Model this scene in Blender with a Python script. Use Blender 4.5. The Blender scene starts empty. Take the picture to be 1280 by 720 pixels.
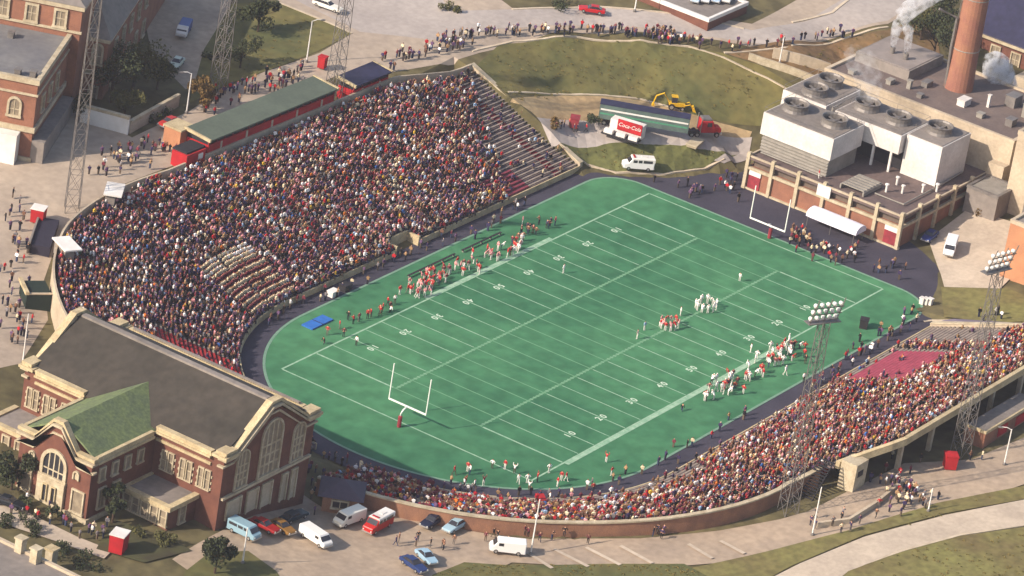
import bpy, bmesh, math, random
import numpy as np
from mathutils import Vector, Matrix, Euler, noise
random.seed(7); RNG = np.random.default_rng(7)
R = math.radians
S = bpy.context.scene
COL = S.collection

# ------------------------------------------------------------------ camera, sky, sun, exposure
CAM_LOC = Vector((-642.16, -359.87, 340.73))
CAM_ROT = Euler((1.13738663, -0.148535984, -0.971845275), 'XYZ')
FOCAL = 6089.2                                        # in pixels of a 1280 wide frame
cam_d = bpy.data.cameras.new("camera"); cam = bpy.data.objects.new("camera", cam_d); COL.objects.link(cam)
cam.location = CAM_LOC; cam.rotation_euler = CAM_ROT
cam_d.sensor_width = 36; cam_d.lens = FOCAL / 1280 * 36
cam_d.clip_start = 5; cam_d.clip_end = 8000
S.camera = cam
SUN_DIR = Vector((-.9, .42, 0)).normalized(); SUN_EL = R(32)
world = bpy.data.worlds.new("World"); S.world = world; world.use_nodes = True
wn = world.node_tree.nodes; wl = world.node_tree.links
sky = wn.new('ShaderNodeTexSky'); sky.sky_type = 'NISHITA'; sky.sun_disc = False
sky.sun_elevation = SUN_EL; sky.sun_rotation = math.atan2(SUN_DIR.x, SUN_DIR.y)
sky.air_density = 1.0; sky.dust_density = 2.0
wl.new(sky.outputs[0], wn['Background'].inputs[0]); wn['Background'].inputs[1].default_value = 0.125
sun_d = bpy.data.lights.new("sun", 'SUN'); sun_d.energy = 4.1; sun_d.angle = R(0.6); sun_d.color = (1, .89, .76)
sun = bpy.data.objects.new("sun", sun_d); COL.objects.link(sun)
sv = Vector((SUN_DIR.x * math.cos(SUN_EL), SUN_DIR.y * math.cos(SUN_EL), math.sin(SUN_EL)))
sun.rotation_euler = sv.to_track_quat('Z', 'Y').to_euler(); sun.location = sv * 300
S.view_settings.view_transform = 'Standard'; S.view_settings.look = 'None'
S.view_settings.gamma = 1; S.view_settings.exposure = 0.77
S.cycles.max_bounces = 5; S.cycles.volume_bounces = 1; S.cycles.volume_step_rate = 2

# ------------------------------------------------------------------ pixel -> place
ROTM = CAM_ROT.to_matrix()
def ray(u, v): return ROTM @ Vector(((u - 640) / FOCAL, -(v - 360) / FOCAL, -1))
def at(u, v, z=0.):
    d = ray(u, v); t = (z - CAM_LOC.z) / d.z
    return CAM_LOC + d * t

# ------------------------------------------------------------------ materials
def lin(c):
    c = c.lstrip('#'); o = []
    for i in (0, 2, 4):
        x = int(c[i:i + 2], 16) / 255
        o.append(x / 12.92 if x <= .04045 else ((x + .055) / 1.055) ** 2.4)
    return tuple(o)
MATS = {}
def mat(name, c, rough=.8, var=.18, scale=1.5, c2=None, metal=0., bump=0., scale2=None, mix2=.5, emit=None, spec=.3):
    """colour c with noise towards c2 (or darker), two noise scales, optional fine bump"""
    if name in MATS: return MATS[name]
    m = bpy.data.materials.new(name); m.use_nodes = True; MATS[name] = m
    n = m.node_tree.nodes; l = m.node_tree.links; b = n['Principled BSDF']
    c = lin(c) if isinstance(c, str) else c
    c2 = (lin(c2) if isinstance(c2, str) else c2) or tuple(x * (1 - var * 1.6) for x in c)
    tc = n.new('ShaderNodeNewGeometry')
    t = n.new('ShaderNodeTexNoise'); t.inputs['Scale'].default_value = scale; t.inputs['Detail'].default_value = 6; t.inputs['Roughness'].default_value = .65
    l.new(tc.outputs['Position'], t.inputs['Vector'])
    r = n.new('ShaderNodeValToRGB'); r.color_ramp.elements[0].position = .34; r.color_ramp.elements[1].position = .66
    r.color_ramp.elements[0].color = (*c2, 1); r.color_ramp.elements[1].color = (*c, 1)
    l.new(t.outputs[0], r.inputs[0]); out = r.outputs[0]
    if scale2:
        t2 = n.new('ShaderNodeTexNoise'); t2.inputs['Scale'].default_value = scale2; t2.inputs['Detail'].default_value = 4
        l.new(tc.outputs['Position'], t2.inputs['Vector'])
        mr = n.new('ShaderNodeMapRange'); mr.inputs[1].default_value = .35; mr.inputs[2].default_value = .65
        mr.inputs[3].default_value = 1 - mix2; mr.inputs[4].default_value = 1 + mix2 * .5
        l.new(t2.outputs[0], mr.inputs[0])
        mx = n.new('ShaderNodeMix'); mx.data_type = 'RGBA'; mx.blend_type = 'MULTIPLY'; mx.inputs[0].default_value = 1
        l.new(out, mx.inputs[6]); l.new(mr.outputs[0], mx.inputs[7]); out = mx.outputs[2]
    l.new(out, b.inputs['Base Color'])
    b.inputs['Roughness'].default_value = rough; b.inputs['Metallic'].default_value = metal
    b.inputs['Specular IOR Level'].default_value = spec
    if bump:
        bp = n.new('ShaderNodeBump'); bp.inputs['Strength'].default_value = bump; bp.inputs['Distance'].default_value = .1
        l.new(t.outputs[0], bp.inputs['Height']); l.new(bp.outputs[0], b.inputs['Normal'])
    return m
def objcol(name, rough=.85, random_pick=None):
    """colour from the object's own colour, or picked per object from a list"""
    m = bpy.data.materials.new(name); m.use_nodes = True
    n = m.node_tree.nodes; l = m.node_tree.links; b = n['Principled BSDF']
    oi = n.new('ShaderNodeObjectInfo'); b.inputs['Roughness'].default_value = rough; b.inputs['Specular IOR Level'].default_value = .2
    if random_pick:
        r = n.new('ShaderNodeValToRGB'); r.color_ramp.interpolation = 'CONSTANT'
        for i, c in enumerate(random_pick):
            e = r.color_ramp.elements[i] if i < 2 else r.color_ramp.elements.new(i / len(random_pick))
            e.position = i / len(random_pick); e.color = (*lin(c), 1)
        l.new(oi.outputs['Random'], r.inputs[0]); l.new(r.outputs[0], b.inputs['Base Color'])
    else: l.new(oi.outputs['Color'], b.inputs['Base Color'])
    MATS[name] = m; return m
M = dict(
    turf=mat('turf', '#4a7c56', c2='#326246', scale=.022, scale2=.35, mix2=.16, rough=.95, spec=.1),
    line=mat('field_paint', '#9bb398', c2='#72977a', scale=.9, rough=.9),
    faint=mat('faint_paint', '#66906c', c2='#5a8562', scale=.7, rough=.9),  # greener paint for midfield lines washed out by glare, and for hash rows
    num=mat('number_paint', '#bfcdb6', var=.05, rough=.9),
    track=mat('track_asphalt', '#3f3b46', c2='#322f3a', scale=.15, scale2=3, mix2=.15, rough=.9),
    ground=mat('terrain_grass', '#655b3c', c2='#50492f', scale=.05, scale2=.35, mix2=.35, rough=1, bump=.3),
    hill=mat('hill_grass', '#706438', c2='#50522f', scale=.06, scale2=.5, mix2=.22, rough=1, bump=.4),
    lawn=mat('lawn_grass', '#75703f', c2='#675a38', scale=.09, scale2=.8, mix2=.25, rough=1, bump=.3),
    plaza=mat('plaza_paving', '#ac9a86', c2='#978777', scale=.08, scale2=.7, mix2=.12),
    road=mat('road_asphalt', '#aa9e94', c2='#978c84', scale=.06, scale2=.9, mix2=.1),
    lot=mat('lot_asphalt', '#ab967f', c2='#907f6e', scale=.08, scale2=.8, mix2=.14),
    sand=mat('bare_earth', '#a8906a', c2='#907857', scale=.12, scale2=1, mix2=.15),
    path=mat('path_concrete', '#bcab96', c2='#a69684', scale=.12, scale2=1.2, mix2=.1),
    kerb=mat('kerb_concrete', '#c3b29a', c2='#a8977f', scale=.5),
    conc=mat('stand_concrete', '#7a6a66', c2='#615354', scale=.4, scale2=3, mix2=.15),
    bench=mat('bench_wood', '#96887a', c2='#766a60', scale=.6),
    redbench=mat('red_bench', '#8a3a45', c2='#6e2f3a', scale=.6),
    redpaint=mat('red_paint', '#8f3038', c2='#6d262c', scale=.8),
    cream=mat('cream_stone', '#bcaa86', c2='#9c8a6a', scale=.5, scale2=4, mix2=.12),
    stone=mat('limestone', '#b8aa90', c2='#9a8a70', scale=.7, scale2=5, mix2=.12),
    brick=mat('red_brick', '#714738', c2='#5b382e', scale=.5, scale2=9, mix2=.22),
    obrick=mat('orange_brick', '#90614b', c2='#7a5242', scale=.4, scale2=9, mix2=.2),
    lbrick=mat('tan_brick', '#b07b58', c2='#a06e50', scale=.3, scale2=7, mix2=.12),
    wallbrick=mat('bowl_brick', '#94694f', c2='#7c5846', scale=.4, scale2=8, mix2=.2),
    roof=mat('tar_roof', '#403a33', c2='#34302a', scale=.12, scale2=.7, mix2=.2, rough=.95),
    groof=mat('green_copper', '#69744a', c2='#586249', scale=.5, scale2=2, mix2=.2),
    pgreen=mat('press_roof', '#586052', c2='#4c5448', scale=.2, scale2=2, mix2=.1),
    groofl=mat('grey_roof', '#857b73', c2='#6e665f', scale=.12, scale2=1.2, mix2=.12),
    blue=mat('slate_roof', '#2d2c46', c2='#222238', scale=.1, scale2=1, mix2=.2),
    white=mat('white_paint', '#d8d3cc', c2='#c4bdb4', scale=.3, rough=.5),
    dwhite=mat('white_cladding', '#cdc6bf', c2='#b8b0a8', scale=.2, scale2=2, mix2=.08),
    grey=mat('grey_metal', '#8c857b', c2='#78726a', scale=.6, rough=.6),
    lgrey=mat('galvanised_steel', '#7f7872', c2='#68625e', scale=.6, rough=.5, metal=.3),
    dark=mat('dark_metal', '#2b282b', c2='#1f1d20', scale=1),
    glass=mat('window_glass', '#2b2b2f', c2='#353336', scale=.5, rough=.15, spec=.6),
    pane=mat('pale_window', '#8d7f6a', c2='#6c6052', scale=.8, rough=.5),
    red=mat('red_cladding', '#b01c22', c2='#8d161c', scale=.4),
    tire=mat('rubber', '#1d1b1b', var=.1),
    chrome=mat('chrome', '#b9b6b2', metal=.7, rough=.3, var=.05),
    yellow=mat('machine_yellow', '#d2a618', c2='#b58a12', scale=1, rough=.5),
    wood=mat('bark', '#4b3b2e', c2='#35291f', scale=3),
    stack=mat('stack_brick', '#95684f', c2='#85574a', scale=.25, scale2=6, mix2=.15),
    tanconc=mat('tan_concrete', '#b7a68e', c2='#9d8d78', scale=.15, scale2=2, mix2=.1),
    bluemat=mat('blue_vinyl', '#2f69b0', c2='#285a9c', scale=1, rough=.5),
    skin=mat('skin', '#b98a6c', var=.1), hair=mat('hair', '#3a2a20', var=.2),
    lamp=mat('lamp_glass', '#c8c5be', var=.04, rough=.2),
    taillight=mat('tail_light', '#9a1a16', var=.1, rough=.3),
)
SHIRT = objcol('clothing_top')
TROUS = objcol('clothing_trousers', random_pick=['#2a2c3c', '#34302e', '#4b4036', '#23242c', '#5a4a3c', '#2d3550', '#6a6058', '#1e1c1e'])
PAINT = objcol('car_paint', .35)
HELM = objcol('helmet', .35)

# ------------------------------------------------------------------ mesh helpers
def tag(o, label=None, cat=None, group=None, kind=None):
    if label: o['label'] = label
    if cat: o['category'] = cat
    if group: o['group'] = group
    if kind: o['kind'] = kind
    return o
def empty(name, loc=(0, 0, 0), rz=0., label=None, cat=None, group=None):
    o = bpy.data.objects.new(name, None); COL.objects.link(o); o.location = loc; o.rotation_euler = (0, 0, rz); o.empty_display_size = .5
    return tag(o, label, cat, group)
def link(name, me, parent=None, loc=None, rz=0.):
    o = bpy.data.objects.new(name, me); COL.objects.link(o)
    if parent: o.parent = parent
    if loc is not None: o.location = loc
    if rz: o.rotation_euler = (0, 0, rz)
    return o
class MB:
    def __init__(s): s.v = []; s.f = []; s.mi = []; s.cur = 0
    def add(s, vs, fs):
        b = len(s.v); s.v += [tuple(x) for x in vs]; s.f += [tuple(i + b for i in f) for f in fs]; s.mi += [s.cur] * len(fs); return s
    def box(s, c, d, rz=0., ry=0.):
        x, y, z = d[0] / 2, d[1] / 2, d[2] / 2; m = Matrix.Rotation(rz, 3, 'Z') @ Matrix.Rotation(ry, 3, 'Y'); c = Vector(c)
        P = [c + m @ Vector(q) for q in ((-x, -y, -z), (x, -y, -z), (x, y, -z), (-x, y, -z), (-x, -y, z), (x, -y, z), (x, y, z), (-x, y, z))]
        return s.add(P, [(3, 2, 1, 0), (4, 5, 6, 7), (0, 1, 5, 4), (1, 2, 6, 5), (2, 3, 7, 6), (3, 0, 4, 7)])
    def bx(s, x0, x1, y0, y1, z0, z1): return s.box(((x0 + x1) / 2, (y0 + y1) / 2, (z0 + z1) / 2), (abs(x1 - x0), abs(y1 - y0), abs(z1 - z0)))
    def prism(s, poly, z0, z1):
        n = len(poly); a = sum(poly[i][0] * poly[(i + 1) % n][1] - poly[(i + 1) % n][0] * poly[i][1] for i in range(n))
        if a < 0: poly = poly[::-1]
        zz0 = z0 if hasattr(z0, '__len__') else [z0] * n; zz1 = z1 if hasattr(z1, '__len__') else [z1] * n
        V = [(p[0], p[1], zz0[i]) for i, p in enumerate(poly)] + [(p[0], p[1], zz1[i]) for i, p in enumerate(poly)]
        return s.add(V, [tuple(range(n))[::-1], tuple(range(n, 2 * n))] + [(i, (i + 1) % n, n + (i + 1) % n, n + i) for i in range(n)])
    def extr(s, pts, off):
        """closed 3d polygon extruded by off"""
        n = len(pts); off = Vector(off); V = [Vector(p) for p in pts]; V += [p + off for p in V]
        return s.add(V, [tuple(range(n))[::-1], tuple(range(n, 2 * n))] + [(i, (i + 1) % n, n + (i + 1) % n, n + i) for i in range(n)])
    def tube(s, pts, r, n=6, r1=None):
        pts = [Vector(p) for p in pts]; L = len(pts); V = []
        for i, p in enumerate(pts):
            t = (pts[min(i + 1, L - 1)] - pts[max(i - 1, 0)]).normalized()
            a = t.orthogonal().normalized(); b = t.cross(a)
            rr = r if r1 is None else r + (r1 - r) * i / max(1, L - 1)
            V += [p + (a * math.cos(6.28319 * k / n) + b * math.sin(6.28319 * k / n)) * rr for k in range(n)]
        F = [(i * n + k, i * n + (k + 1) % n, (i + 1) * n + (k + 1) % n, (i + 1) * n + k) for i in range(L - 1) for k in range(n)]
        F += [tuple(range(n))[::-1], tuple(range((L - 1) * n, L * n))]
        return s.add(V, F)
    def lathe(s, prof, c, n=16, axis='Z', cap=True):
        V = []; c = Vector(c)
        for r, z in prof:
            for k in range(n):
                a = 6.28319 * k / n; q = (r * math.cos(a), r * math.sin(a), z)
                if axis == 'Y': q = (q[0], z, q[1])
                if axis == 'X': q = (z, q[0], q[1])
                V.append(c + Vector(q))
        L = len(prof); F = [(i * n + k, i * n + (k + 1) % n, (i + 1) * n + (k + 1) % n, (i + 1) * n + k) for i in range(L - 1) for k in range(n)]
        if cap: F += [tuple(range(n))[::-1], tuple(range((L - 1) * n, L * n))]
        return s.add(V, F)
    def loft(s, secs, cap=True):
        n = len(secs[0]); V = [p for q in secs for p in q]
        F = [(i * n + k, i * n + (k + 1) % n, (i + 1) * n + (k + 1) % n, (i + 1) * n + k) for i in range(len(secs) - 1) for k in range(n)]
        if cap: F += [tuple(range(n))[::-1], tuple(range((len(secs) - 1) * n, len(secs) * n))]
        return s.add(V, F)
    def mesh(s, name, m, smooth=False):
        me = bpy.data.meshes.new(name); me.from_pydata(s.v, [], s.f)
        for x in (m if isinstance(m, (list, tuple)) else [m]): me.materials.append(x)
        if any(s.mi): me.polygons.foreach_set('material_index', s.mi)
        bm = bmesh.new(); bm.from_mesh(me); bmesh.ops.recalc_face_normals(bm, faces=bm.faces); bm.to_mesh(me); bm.free()
        if smooth: me.polygons.foreach_set('use_smooth', [True] * len(me.polygons))
        return me
    def obj(s, name, m, parent=None, loc=None, rz=0., smooth=False): return link(name, s.mesh(name, m, smooth), parent, loc, rz)

# ------------------------------------------------------------------ terrain heights
CTRL = [  # photo pixel and level above the turf
 (20,400,9.6),(10,300,10.6),(50,240,11.6),(120,210,12.2),(230,180,12.3),(330,110,12.3),(420,70,12.3),(500,60,12.3),(560,60,12.3),(300,40,12.6),
 (220,60,12.6),(400,10,12.8),(150,100,12.6),(100,0,13),(10,210,12),(600,50,12.6),
 (700,42,13),(800,48,13),(900,58,12.5),(1000,62,12.5),(1100,40,12.5),(730,15,13),(900,0,13.5),(1060,10,13),
 (700,122,6),(800,124,5),(900,152,4),(650,95,9.5),(750,85,9),(850,100,8.5),(930,125,6.5),
 (640,142,8),(690,168,5),(780,170,4.4),(860,175,4.4),(905,182,4),
 (735,210,.1),(770,217,.1),(800,219,.1),(830,219,.1),(860,216,.1),(885,212,.1),(915,203,.1),(925,200,.1),(735,222,-.7),(770,228,-.6),(800,229,-.6),(830,229,-.6),(870,227,-.6),(905,218,-.6),(920,228,-.6),(860,240,-.6),(930,245,-.6),(985,272,-.6),(1060,305,-.6),(1110,330,-.5),(1110,350,-.5),(1140,350,-.3),(1140,375,-.3),(770,190,2.8),(830,190,2.8),(880,188,2.4),
 (1180,330,.1),(1235,340,.8),(1200,385,.6),(1280,395,1.4),(1220,275,1.5),(1130,390,0),
 (1280,500,5.6),(1245,555,5.4),(1200,572,5),(1100,610,5),(985,640,4),(1155,640,4.6),(1280,600,5.6),(1280,640,5.4),(1100,700,4.4),(1280,710,5),
 (1020,670,4),(900,672,3),(800,690,2.6),(640,690,2),(560,700,2.1),(480,655,2.0),(400,650,2.2),(345,672,3.6),(270,690,5.5),(200,700,5.9),(100,660,6.3),(30,620,7),(10,500,8.6),(20,450,9.2),(385,610,1.4),
]
_pts = []
for u, v, z in CTRL:
    w = at(u, v, z); _pts.append((w.x, w.y, z))
for x, y, z in ((-110, 10, 6.5), (-92, 20, 3), (-92, -6, 1.6), (-105, -8, 4.3), (-118, 35, 8), (85, 0, .3), (110, 0, 4), (140, 0, 9), (120, 25, 9), (140, -40, 6), (100, -50, 3)): _pts.append((x, y, z))
for a in range(0, 360, 15): _pts.append((420 * math.cos(R(a)), 420 * math.sin(R(a)), 12 if 0 < a < 170 else 6))
_pts = np.array(_pts); _n = len(_pts)
_D = np.hypot(_pts[:, None, 0] - _pts[None, :, 0], _pts[:, None, 1] - _pts[None, :, 1])
_A = np.zeros((_n + 1, _n + 1)); _A[:_n, :_n] = -_D + np.eye(_n) * 1.5; _A[_n, :_n] = 1; _A[:_n, _n] = 1
_W = np.linalg.solve(_A, np.concatenate([_pts[:, 2], [0]]))
def bowl_r(x, y): return np.where(x < -35.5, np.hypot(x + 35.5, y), np.abs(y))
def sstep(a, b, x): t = np.clip((x - a) / (b - a), 0, 1); return t * t * (3 - 2 * t)
def height(x, y):
    x = np.asarray(x, float); y = np.asarray(y, float); sh = x.shape; xf, yf = x.ravel(), y.ravel()
    h = np.empty(xf.shape)
    for i in range(0, len(xf), 20000):
        xx, yy = xf[i:i + 20000], yf[i:i + 20000]; far = np.maximum(1, np.hypot(xx, yy) / 430.); xx = xx / far; yy = yy / far
        h[i:i + 20000] = -np.hypot(xx[:, None] - _pts[None, :, 0], yy[:, None] - _pts[None, :, 1]) @ _W[:_n] + _W[_n]
    h = h.reshape(sh)
    r = bowl_r(x, y); ang = np.arctan2(y, x + 35.5)
    # inside the horseshoe: level ground, and never above the seats
    left = (y > 0) | ((x < -35.5) & (np.degrees(ang) % 360 < 182))
    rise = np.where(left, .34, np.where(x < -20, .15, .2))
    cap = np.where(r < 38.5, -.35, -.35 + (r - 38.5) * rise)
    lim = np.where(left, 66.0, np.where(x < -25, 51.5, 53.))
    inb = (x < 51.5) & (r < lim)
    h = np.where(inb, np.minimum(h, cap), h)
    # flat apron at the open end, up to the power plant
    flat = (x >= 51.5) & (x < 71) & (np.abs(y + 1) < 26)
    h = np.where(flat, np.minimum(h, -.3), h)
    return h
GS = 2.5
gx = np.concatenate([[-2600, -1500, -900, -600, -450, -340, -280], np.arange(-230, 262.6, GS), [310, 380, 500, 700, 1000, 1700, 3000]])
gy = np.concatenate([[-2600, -1500, -900, -600, -420, -300, -220], np.arange(-160, 230.1, GS), [280, 350, 480, 700, 1000, 1700, 3000]])
GX, GY = np.meshgrid(gx, gy, indexing='ij'); GZ = height(GX, GY)
def hgrid(x, y):
    i = min(max(np.searchsorted(gx, x) - 1, 0), len(gx) - 2); j = min(max(np.searchsorted(gy, y) - 1, 0), len(gy) - 2)
    a = (x - gx[i]) / (gx[i + 1] - gx[i]); b = (y - gy[j]) / (gy[j + 1] - gy[j])
    z00, z10, z11, z01 = GZ[i, j], GZ[i + 1, j], GZ[i + 1, j + 1], GZ[i, j + 1]
    return float(z00 + a * (z10 - z00) + b * (z11 - z10)) if a >= b else float(z00 + a * (z11 - z01) + b * (z01 - z00))
def gr(u, v):
    """the ground point that photo pixel (u, v) looks at"""
    lo, hi = None, None; d = ray(u, v); w = None
    for z in np.arange(16, -1, -.25):
        w = at(u, v, z)
        if max(hgrid(w.x, w.y), -.0) >= z: break
    for _ in range(6):
        w = at(u, v, max(hgrid(w.x, w.y), 0.) * .6 + w.z * .4)
    return Vector((w.x, w.y, max(hgrid(w.x, w.y), 0.)))
nx, ny = GX.shape
tv = np.stack([GX.ravel(), GY.ravel(), GZ.ravel()], 1); tf = []
for i in range(nx - 1):
    for j in range(ny - 1):
        a, b, c, d = i * ny + j, (i + 1) * ny + j, (i + 1) * ny + j + 1, i * ny + j + 1
        tf += [(a, b, c), (a, c, d)]
me = bpy.data.meshes.new('ground'); me.from_pydata(tv.tolist(), [], tf); me.materials.append(M['ground'])
tag(link('ground', me), 'rolling brownish grass ground around the sunken stadium', kind='structure')

def clip_tri(poly, tri):
    out = poly
    for k in range(3):
        ax, ay = tri[k]; bx, by = tri[(k + 1) % 3]; inp = out; out = []
        if not inp: return []
        for i in range(len(inp)):
            p, q = inp[i - 1], inp[i]
            sp = (bx - ax) * (p[1] - ay) - (by - ay) * (p[0] - ax); sq = (bx - ax) * (q[1] - ay) - (by - ay) * (q[0] - ax)
            if sq >= 0:
                if sp < 0: t = sp / (sp - sq); out.append((p[0] + t * (q[0] - p[0]), p[1] + t * (q[1] - p[1])))
                out.append(q)
            elif sp >= 0: t = sp / (sp - sq); out.append((p[0] + t * (q[0] - p[0]), p[1] + t * (q[1] - p[1])))
    return out
LAYER = [0]
def sheet(name, m, poly, label=None, off=None, parent=None):
    """a paving sheet laid on the ground, cut to the ground's own triangles"""
    LAYER[0] += 1; off = off if off is not None else .02 + .012 * LAYER[0]
    poly = [(p[0], p[1]) for p in poly]
    if sum(poly[i - 1][0] * poly[i][1] - poly[i][0] * poly[i - 1][1] for i in range(len(poly))) < 0: poly = poly[::-1]
    xs = [p[0] for p in poly]; ys = [p[1] for p in poly]; mb = MB()
    i0, i1 = np.searchsorted(gx, min(xs)) - 1, np.searchsorted(gx, max(xs)); j0, j1 = np.searchsorted(gy, min(ys)) - 1, np.searchsorted(gy, max(ys))
    E = [(poly[k - 1], poly[k]) for k in range(len(poly))]
    def inside(x, y):
        c = False
        for (x1, y1), (x2, y2) in E:
            if (y1 > y) != (y2 > y) and x < (x2 - x1) * (y - y1) / (y2 - y1) + x1: c = not c
        return c
    ebb = [(min(a[0], b[0]), max(a[0], b[0]), min(a[1], b[1]), max(a[1], b[1])) for a, b in E]
    for i in range(max(i0, 0), min(i1, len(gx) - 1)):
        for j in range(max(j0, 0), min(j1, len(gy) - 1)):
            x0, x1, y0, y1 = gx[i], gx[i + 1], gy[j], gy[j + 1]
            near = any(not (e[1] < x0 or e[0] > x1 or e[3] < y0 or e[2] > y1) for e in ebb)
            if not near and not inside((x0 + x1) / 2, (y0 + y1) / 2): continue
            for tri in (((x0, y0), (x1, y0), (x1, y1)), ((x0, y0), (x1, y1), (x0, y1))):
                q = clip_tri(poly, tri) if near else list(tri)
                if len(q) >= 3:
                    b = len(mb.v); mb.v += [(a, c, hgrid(min(max(a, x0 + 1e-6), x1 - 1e-6), min(max(c, y0 + 1e-6), y1 - 1e-6)) + off) for a, c in q]
                    mb.f.append(tuple(range(b, b + len(q)))); mb.mi.append(0)
    me = bpy.data.meshes.new(name); me.from_pydata(mb.v, [], mb.f); me.materials.append(m)
    o = link(name, me, parent); return tag(o, label, kind='structure') if not parent else o
def psheet(name, m, pix, label=None): return sheet(name, m, [gr(*q) for q in pix], label)
def strip(name, m, pts, w, h=.12, parent=None, up=.0, closed=False):
    """a kerb or wall of width w and height h following ground points"""
    mb = MB(); P = [Vector((p[0], p[1], 0)) for p in pts]; dense = [P[0]]
    for a, b in zip(P, P[1:]):
        k = max(1, int((b - a).length / 2)); dense += [a.lerp(b, t / k) for t in range(1, k + 1)]
    secs = []
    for i, p in enumerate(dense):
        t = (dense[min(i + 1, len(dense) - 1)] - dense[max(i - 1, 0)]).normalized(); n = Vector((-t.y, t.x, 0)) * w / 2
        z = max(hgrid(p.x, p.y), -.02) + up
        secs.append([(p.x - n.x, p.y - n.y, z - .3), (p.x + n.x, p.y + n.y, z - .3), (p.x + n.x, p.y + n.y, z + h), (p.x - n.x, p.y - n.y, z + h)])
    mb.loft(secs); return mb.obj(name, m, parent)

# ------------------------------------------------------------------ the field
def flat(name, m, poly, z, label=None, kind='structure', parent=None):
    mb = MB(); mb.add([(p[0], p[1], z) for p in poly], [tuple(range(len(poly)))])
    o = mb.obj(name, m, parent); return tag(o, label, kind=kind) if kind else o
def horseshoe(rs, rn, x1, n=48, side=None):
    P = [(x1, -rs)] + [(-35.5 + rn * math.cos(R(a)), rn * math.sin(R(a))) for a in np.linspace(270, 90, n)] + [(x1, rs)]
    return P
flat('track', M['track'], [(104, -46), (52, -46)] + horseshoe(38.6, 38.8, 50)[0:] + [(52, 38.6), (66, 38), (104, 33)], 0, 'dark purplish asphalt running track and apron round the green turf')
turf_poly = []
for a in np.linspace(270, 90, 60): turf_poly.append((-35.5 + 33.6 * math.cos(R(a)), 34.2 * math.sin(R(a))))
for c, a0, a1, rr in (((50, 27.5), 90, 0, 7.3), ((49.5, -26.5), 0, -90, 8)):
    for a in np.linspace(a0, a1, 10): turf_poly.append((c[0] + rr * math.cos(R(a)), c[1] + rr * math.sin(R(a)) * .95))
turf = flat('turf_field', M['turf'], turf_poly, .03, 'green artificial football turf with rounded ends')
mb = MB()
TP = [Vector((p[0], p[1], 0)) for p in turf_poly]; secs = []
for i, p in enumerate(TP + [TP[0]]):
    q = TP[i % len(TP)]; t = (TP[(i + 1) % len(TP)] - TP[i - 1]).normalized(); nn = Vector((t.y, -t.x, 0))
    a, b = q - nn * .22, q + nn * .22
    secs.append([(a.x, a.y, -.02), (b.x, b.y, -.02), (b.x, b.y, .055), (a.x, a.y, .055)])
mb.loft(secs, False); mb.obj('edge_kerb', mat('turf_kerb', '#6f8f78', var=.15), turf)
YD = .9144
def fline(x0, x1, y0, y1, m=None, name='yard_line', z=.036):
    mb = MB(); mb.add([(x0, y0, z), (x1, y0, z), (x1, y1, z), (x0, y1, z)], [(0, 1, 2, 3)]); return mb.obj(name, m or M['line'], turf)
for s in (1, -1):
    fline(-60 * YD, 60 * YD, s * 24.38 - .16, s * 24.38 + .16, name='sideline')
    y0 = 24.62; x0, x1 = (-14, 24) if s > 0 else (-45.7, 22)
    fline(x0, x1, s * (y0 + .3) - .36, s * (y0 + .3) + .36, M['line'], 'team_area_line', .04)
    fline(s * 60 * YD - .14, s * 60 * YD + .14, -24.2, 24.2, name='end_line', z=.0365)
    mb = MB()
    for k in range(-49, 50):
        if k % 5: mb.add([(k * YD - .09, s * 8.3 - .32, .0365), (k * YD + .09, s * 8.3 - .32, .0365), (k * YD + .09, s * 8.3 + .32, .0365), (k * YD - .09, s * 8.3 + .32, .0365)], [(0, 1, 2, 3)])
    mb.obj('hash_mark', mat('hash_paint', '#84a386', c2='#658c6c', scale=.8, rough=.9), turf)['kind'] = 'stuff'
    fline(-50 * YD, 50 * YD, s * 8.3 - .2, s * 8.3 + .2, M['faint'], 'hash_row', .034)
for k in range(-50, 51, 5):
    w = .17 if abs(k) == 50 else (.1 if k % 10 == 0 else .085)
    fline(k * YD - w, k * YD + w, 8.8, 24.1); fline(k * YD - w, k * YD + w, -24.1, -8.8)
    fline(k * YD - .12, k * YD + .12, -8.7, 8.7, M['faint'], 'glare_faded_line')  # glare over midfield put into the colour: lines painted fainter here
for k in range(-40, 41, 10):
    txt = str(50 - abs(k)); txt = txt[0] + ' ' + txt[1]
    for s in (1, -1):
        cu = bpy.data.curves.new('number_marking', 'FONT'); cu.body = txt; cu.size = 1.75; cu.align_x = 'CENTER'; cu.align_y = 'CENTER'; cu.offset = .03
        o = link('number_marking', cu, turf, (k * YD, s * 19.5, .042)); o.rotation_euler = (0, 0, 0 if s < 0 else math.pi)
        dg = bpy.context.evaluated_depsgraph_get(); me = bpy.data.meshes.new_from_object(o.evaluated_get(dg)); bpy.data.objects.remove(o)
        me.materials.clear(); me.materials.append(M['num']); o = link('number_marking', me, turf, (k * YD, s * 19.5, .042)); o.rotation_euler = (0, 0, 0 if s < 0 else math.pi)

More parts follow.
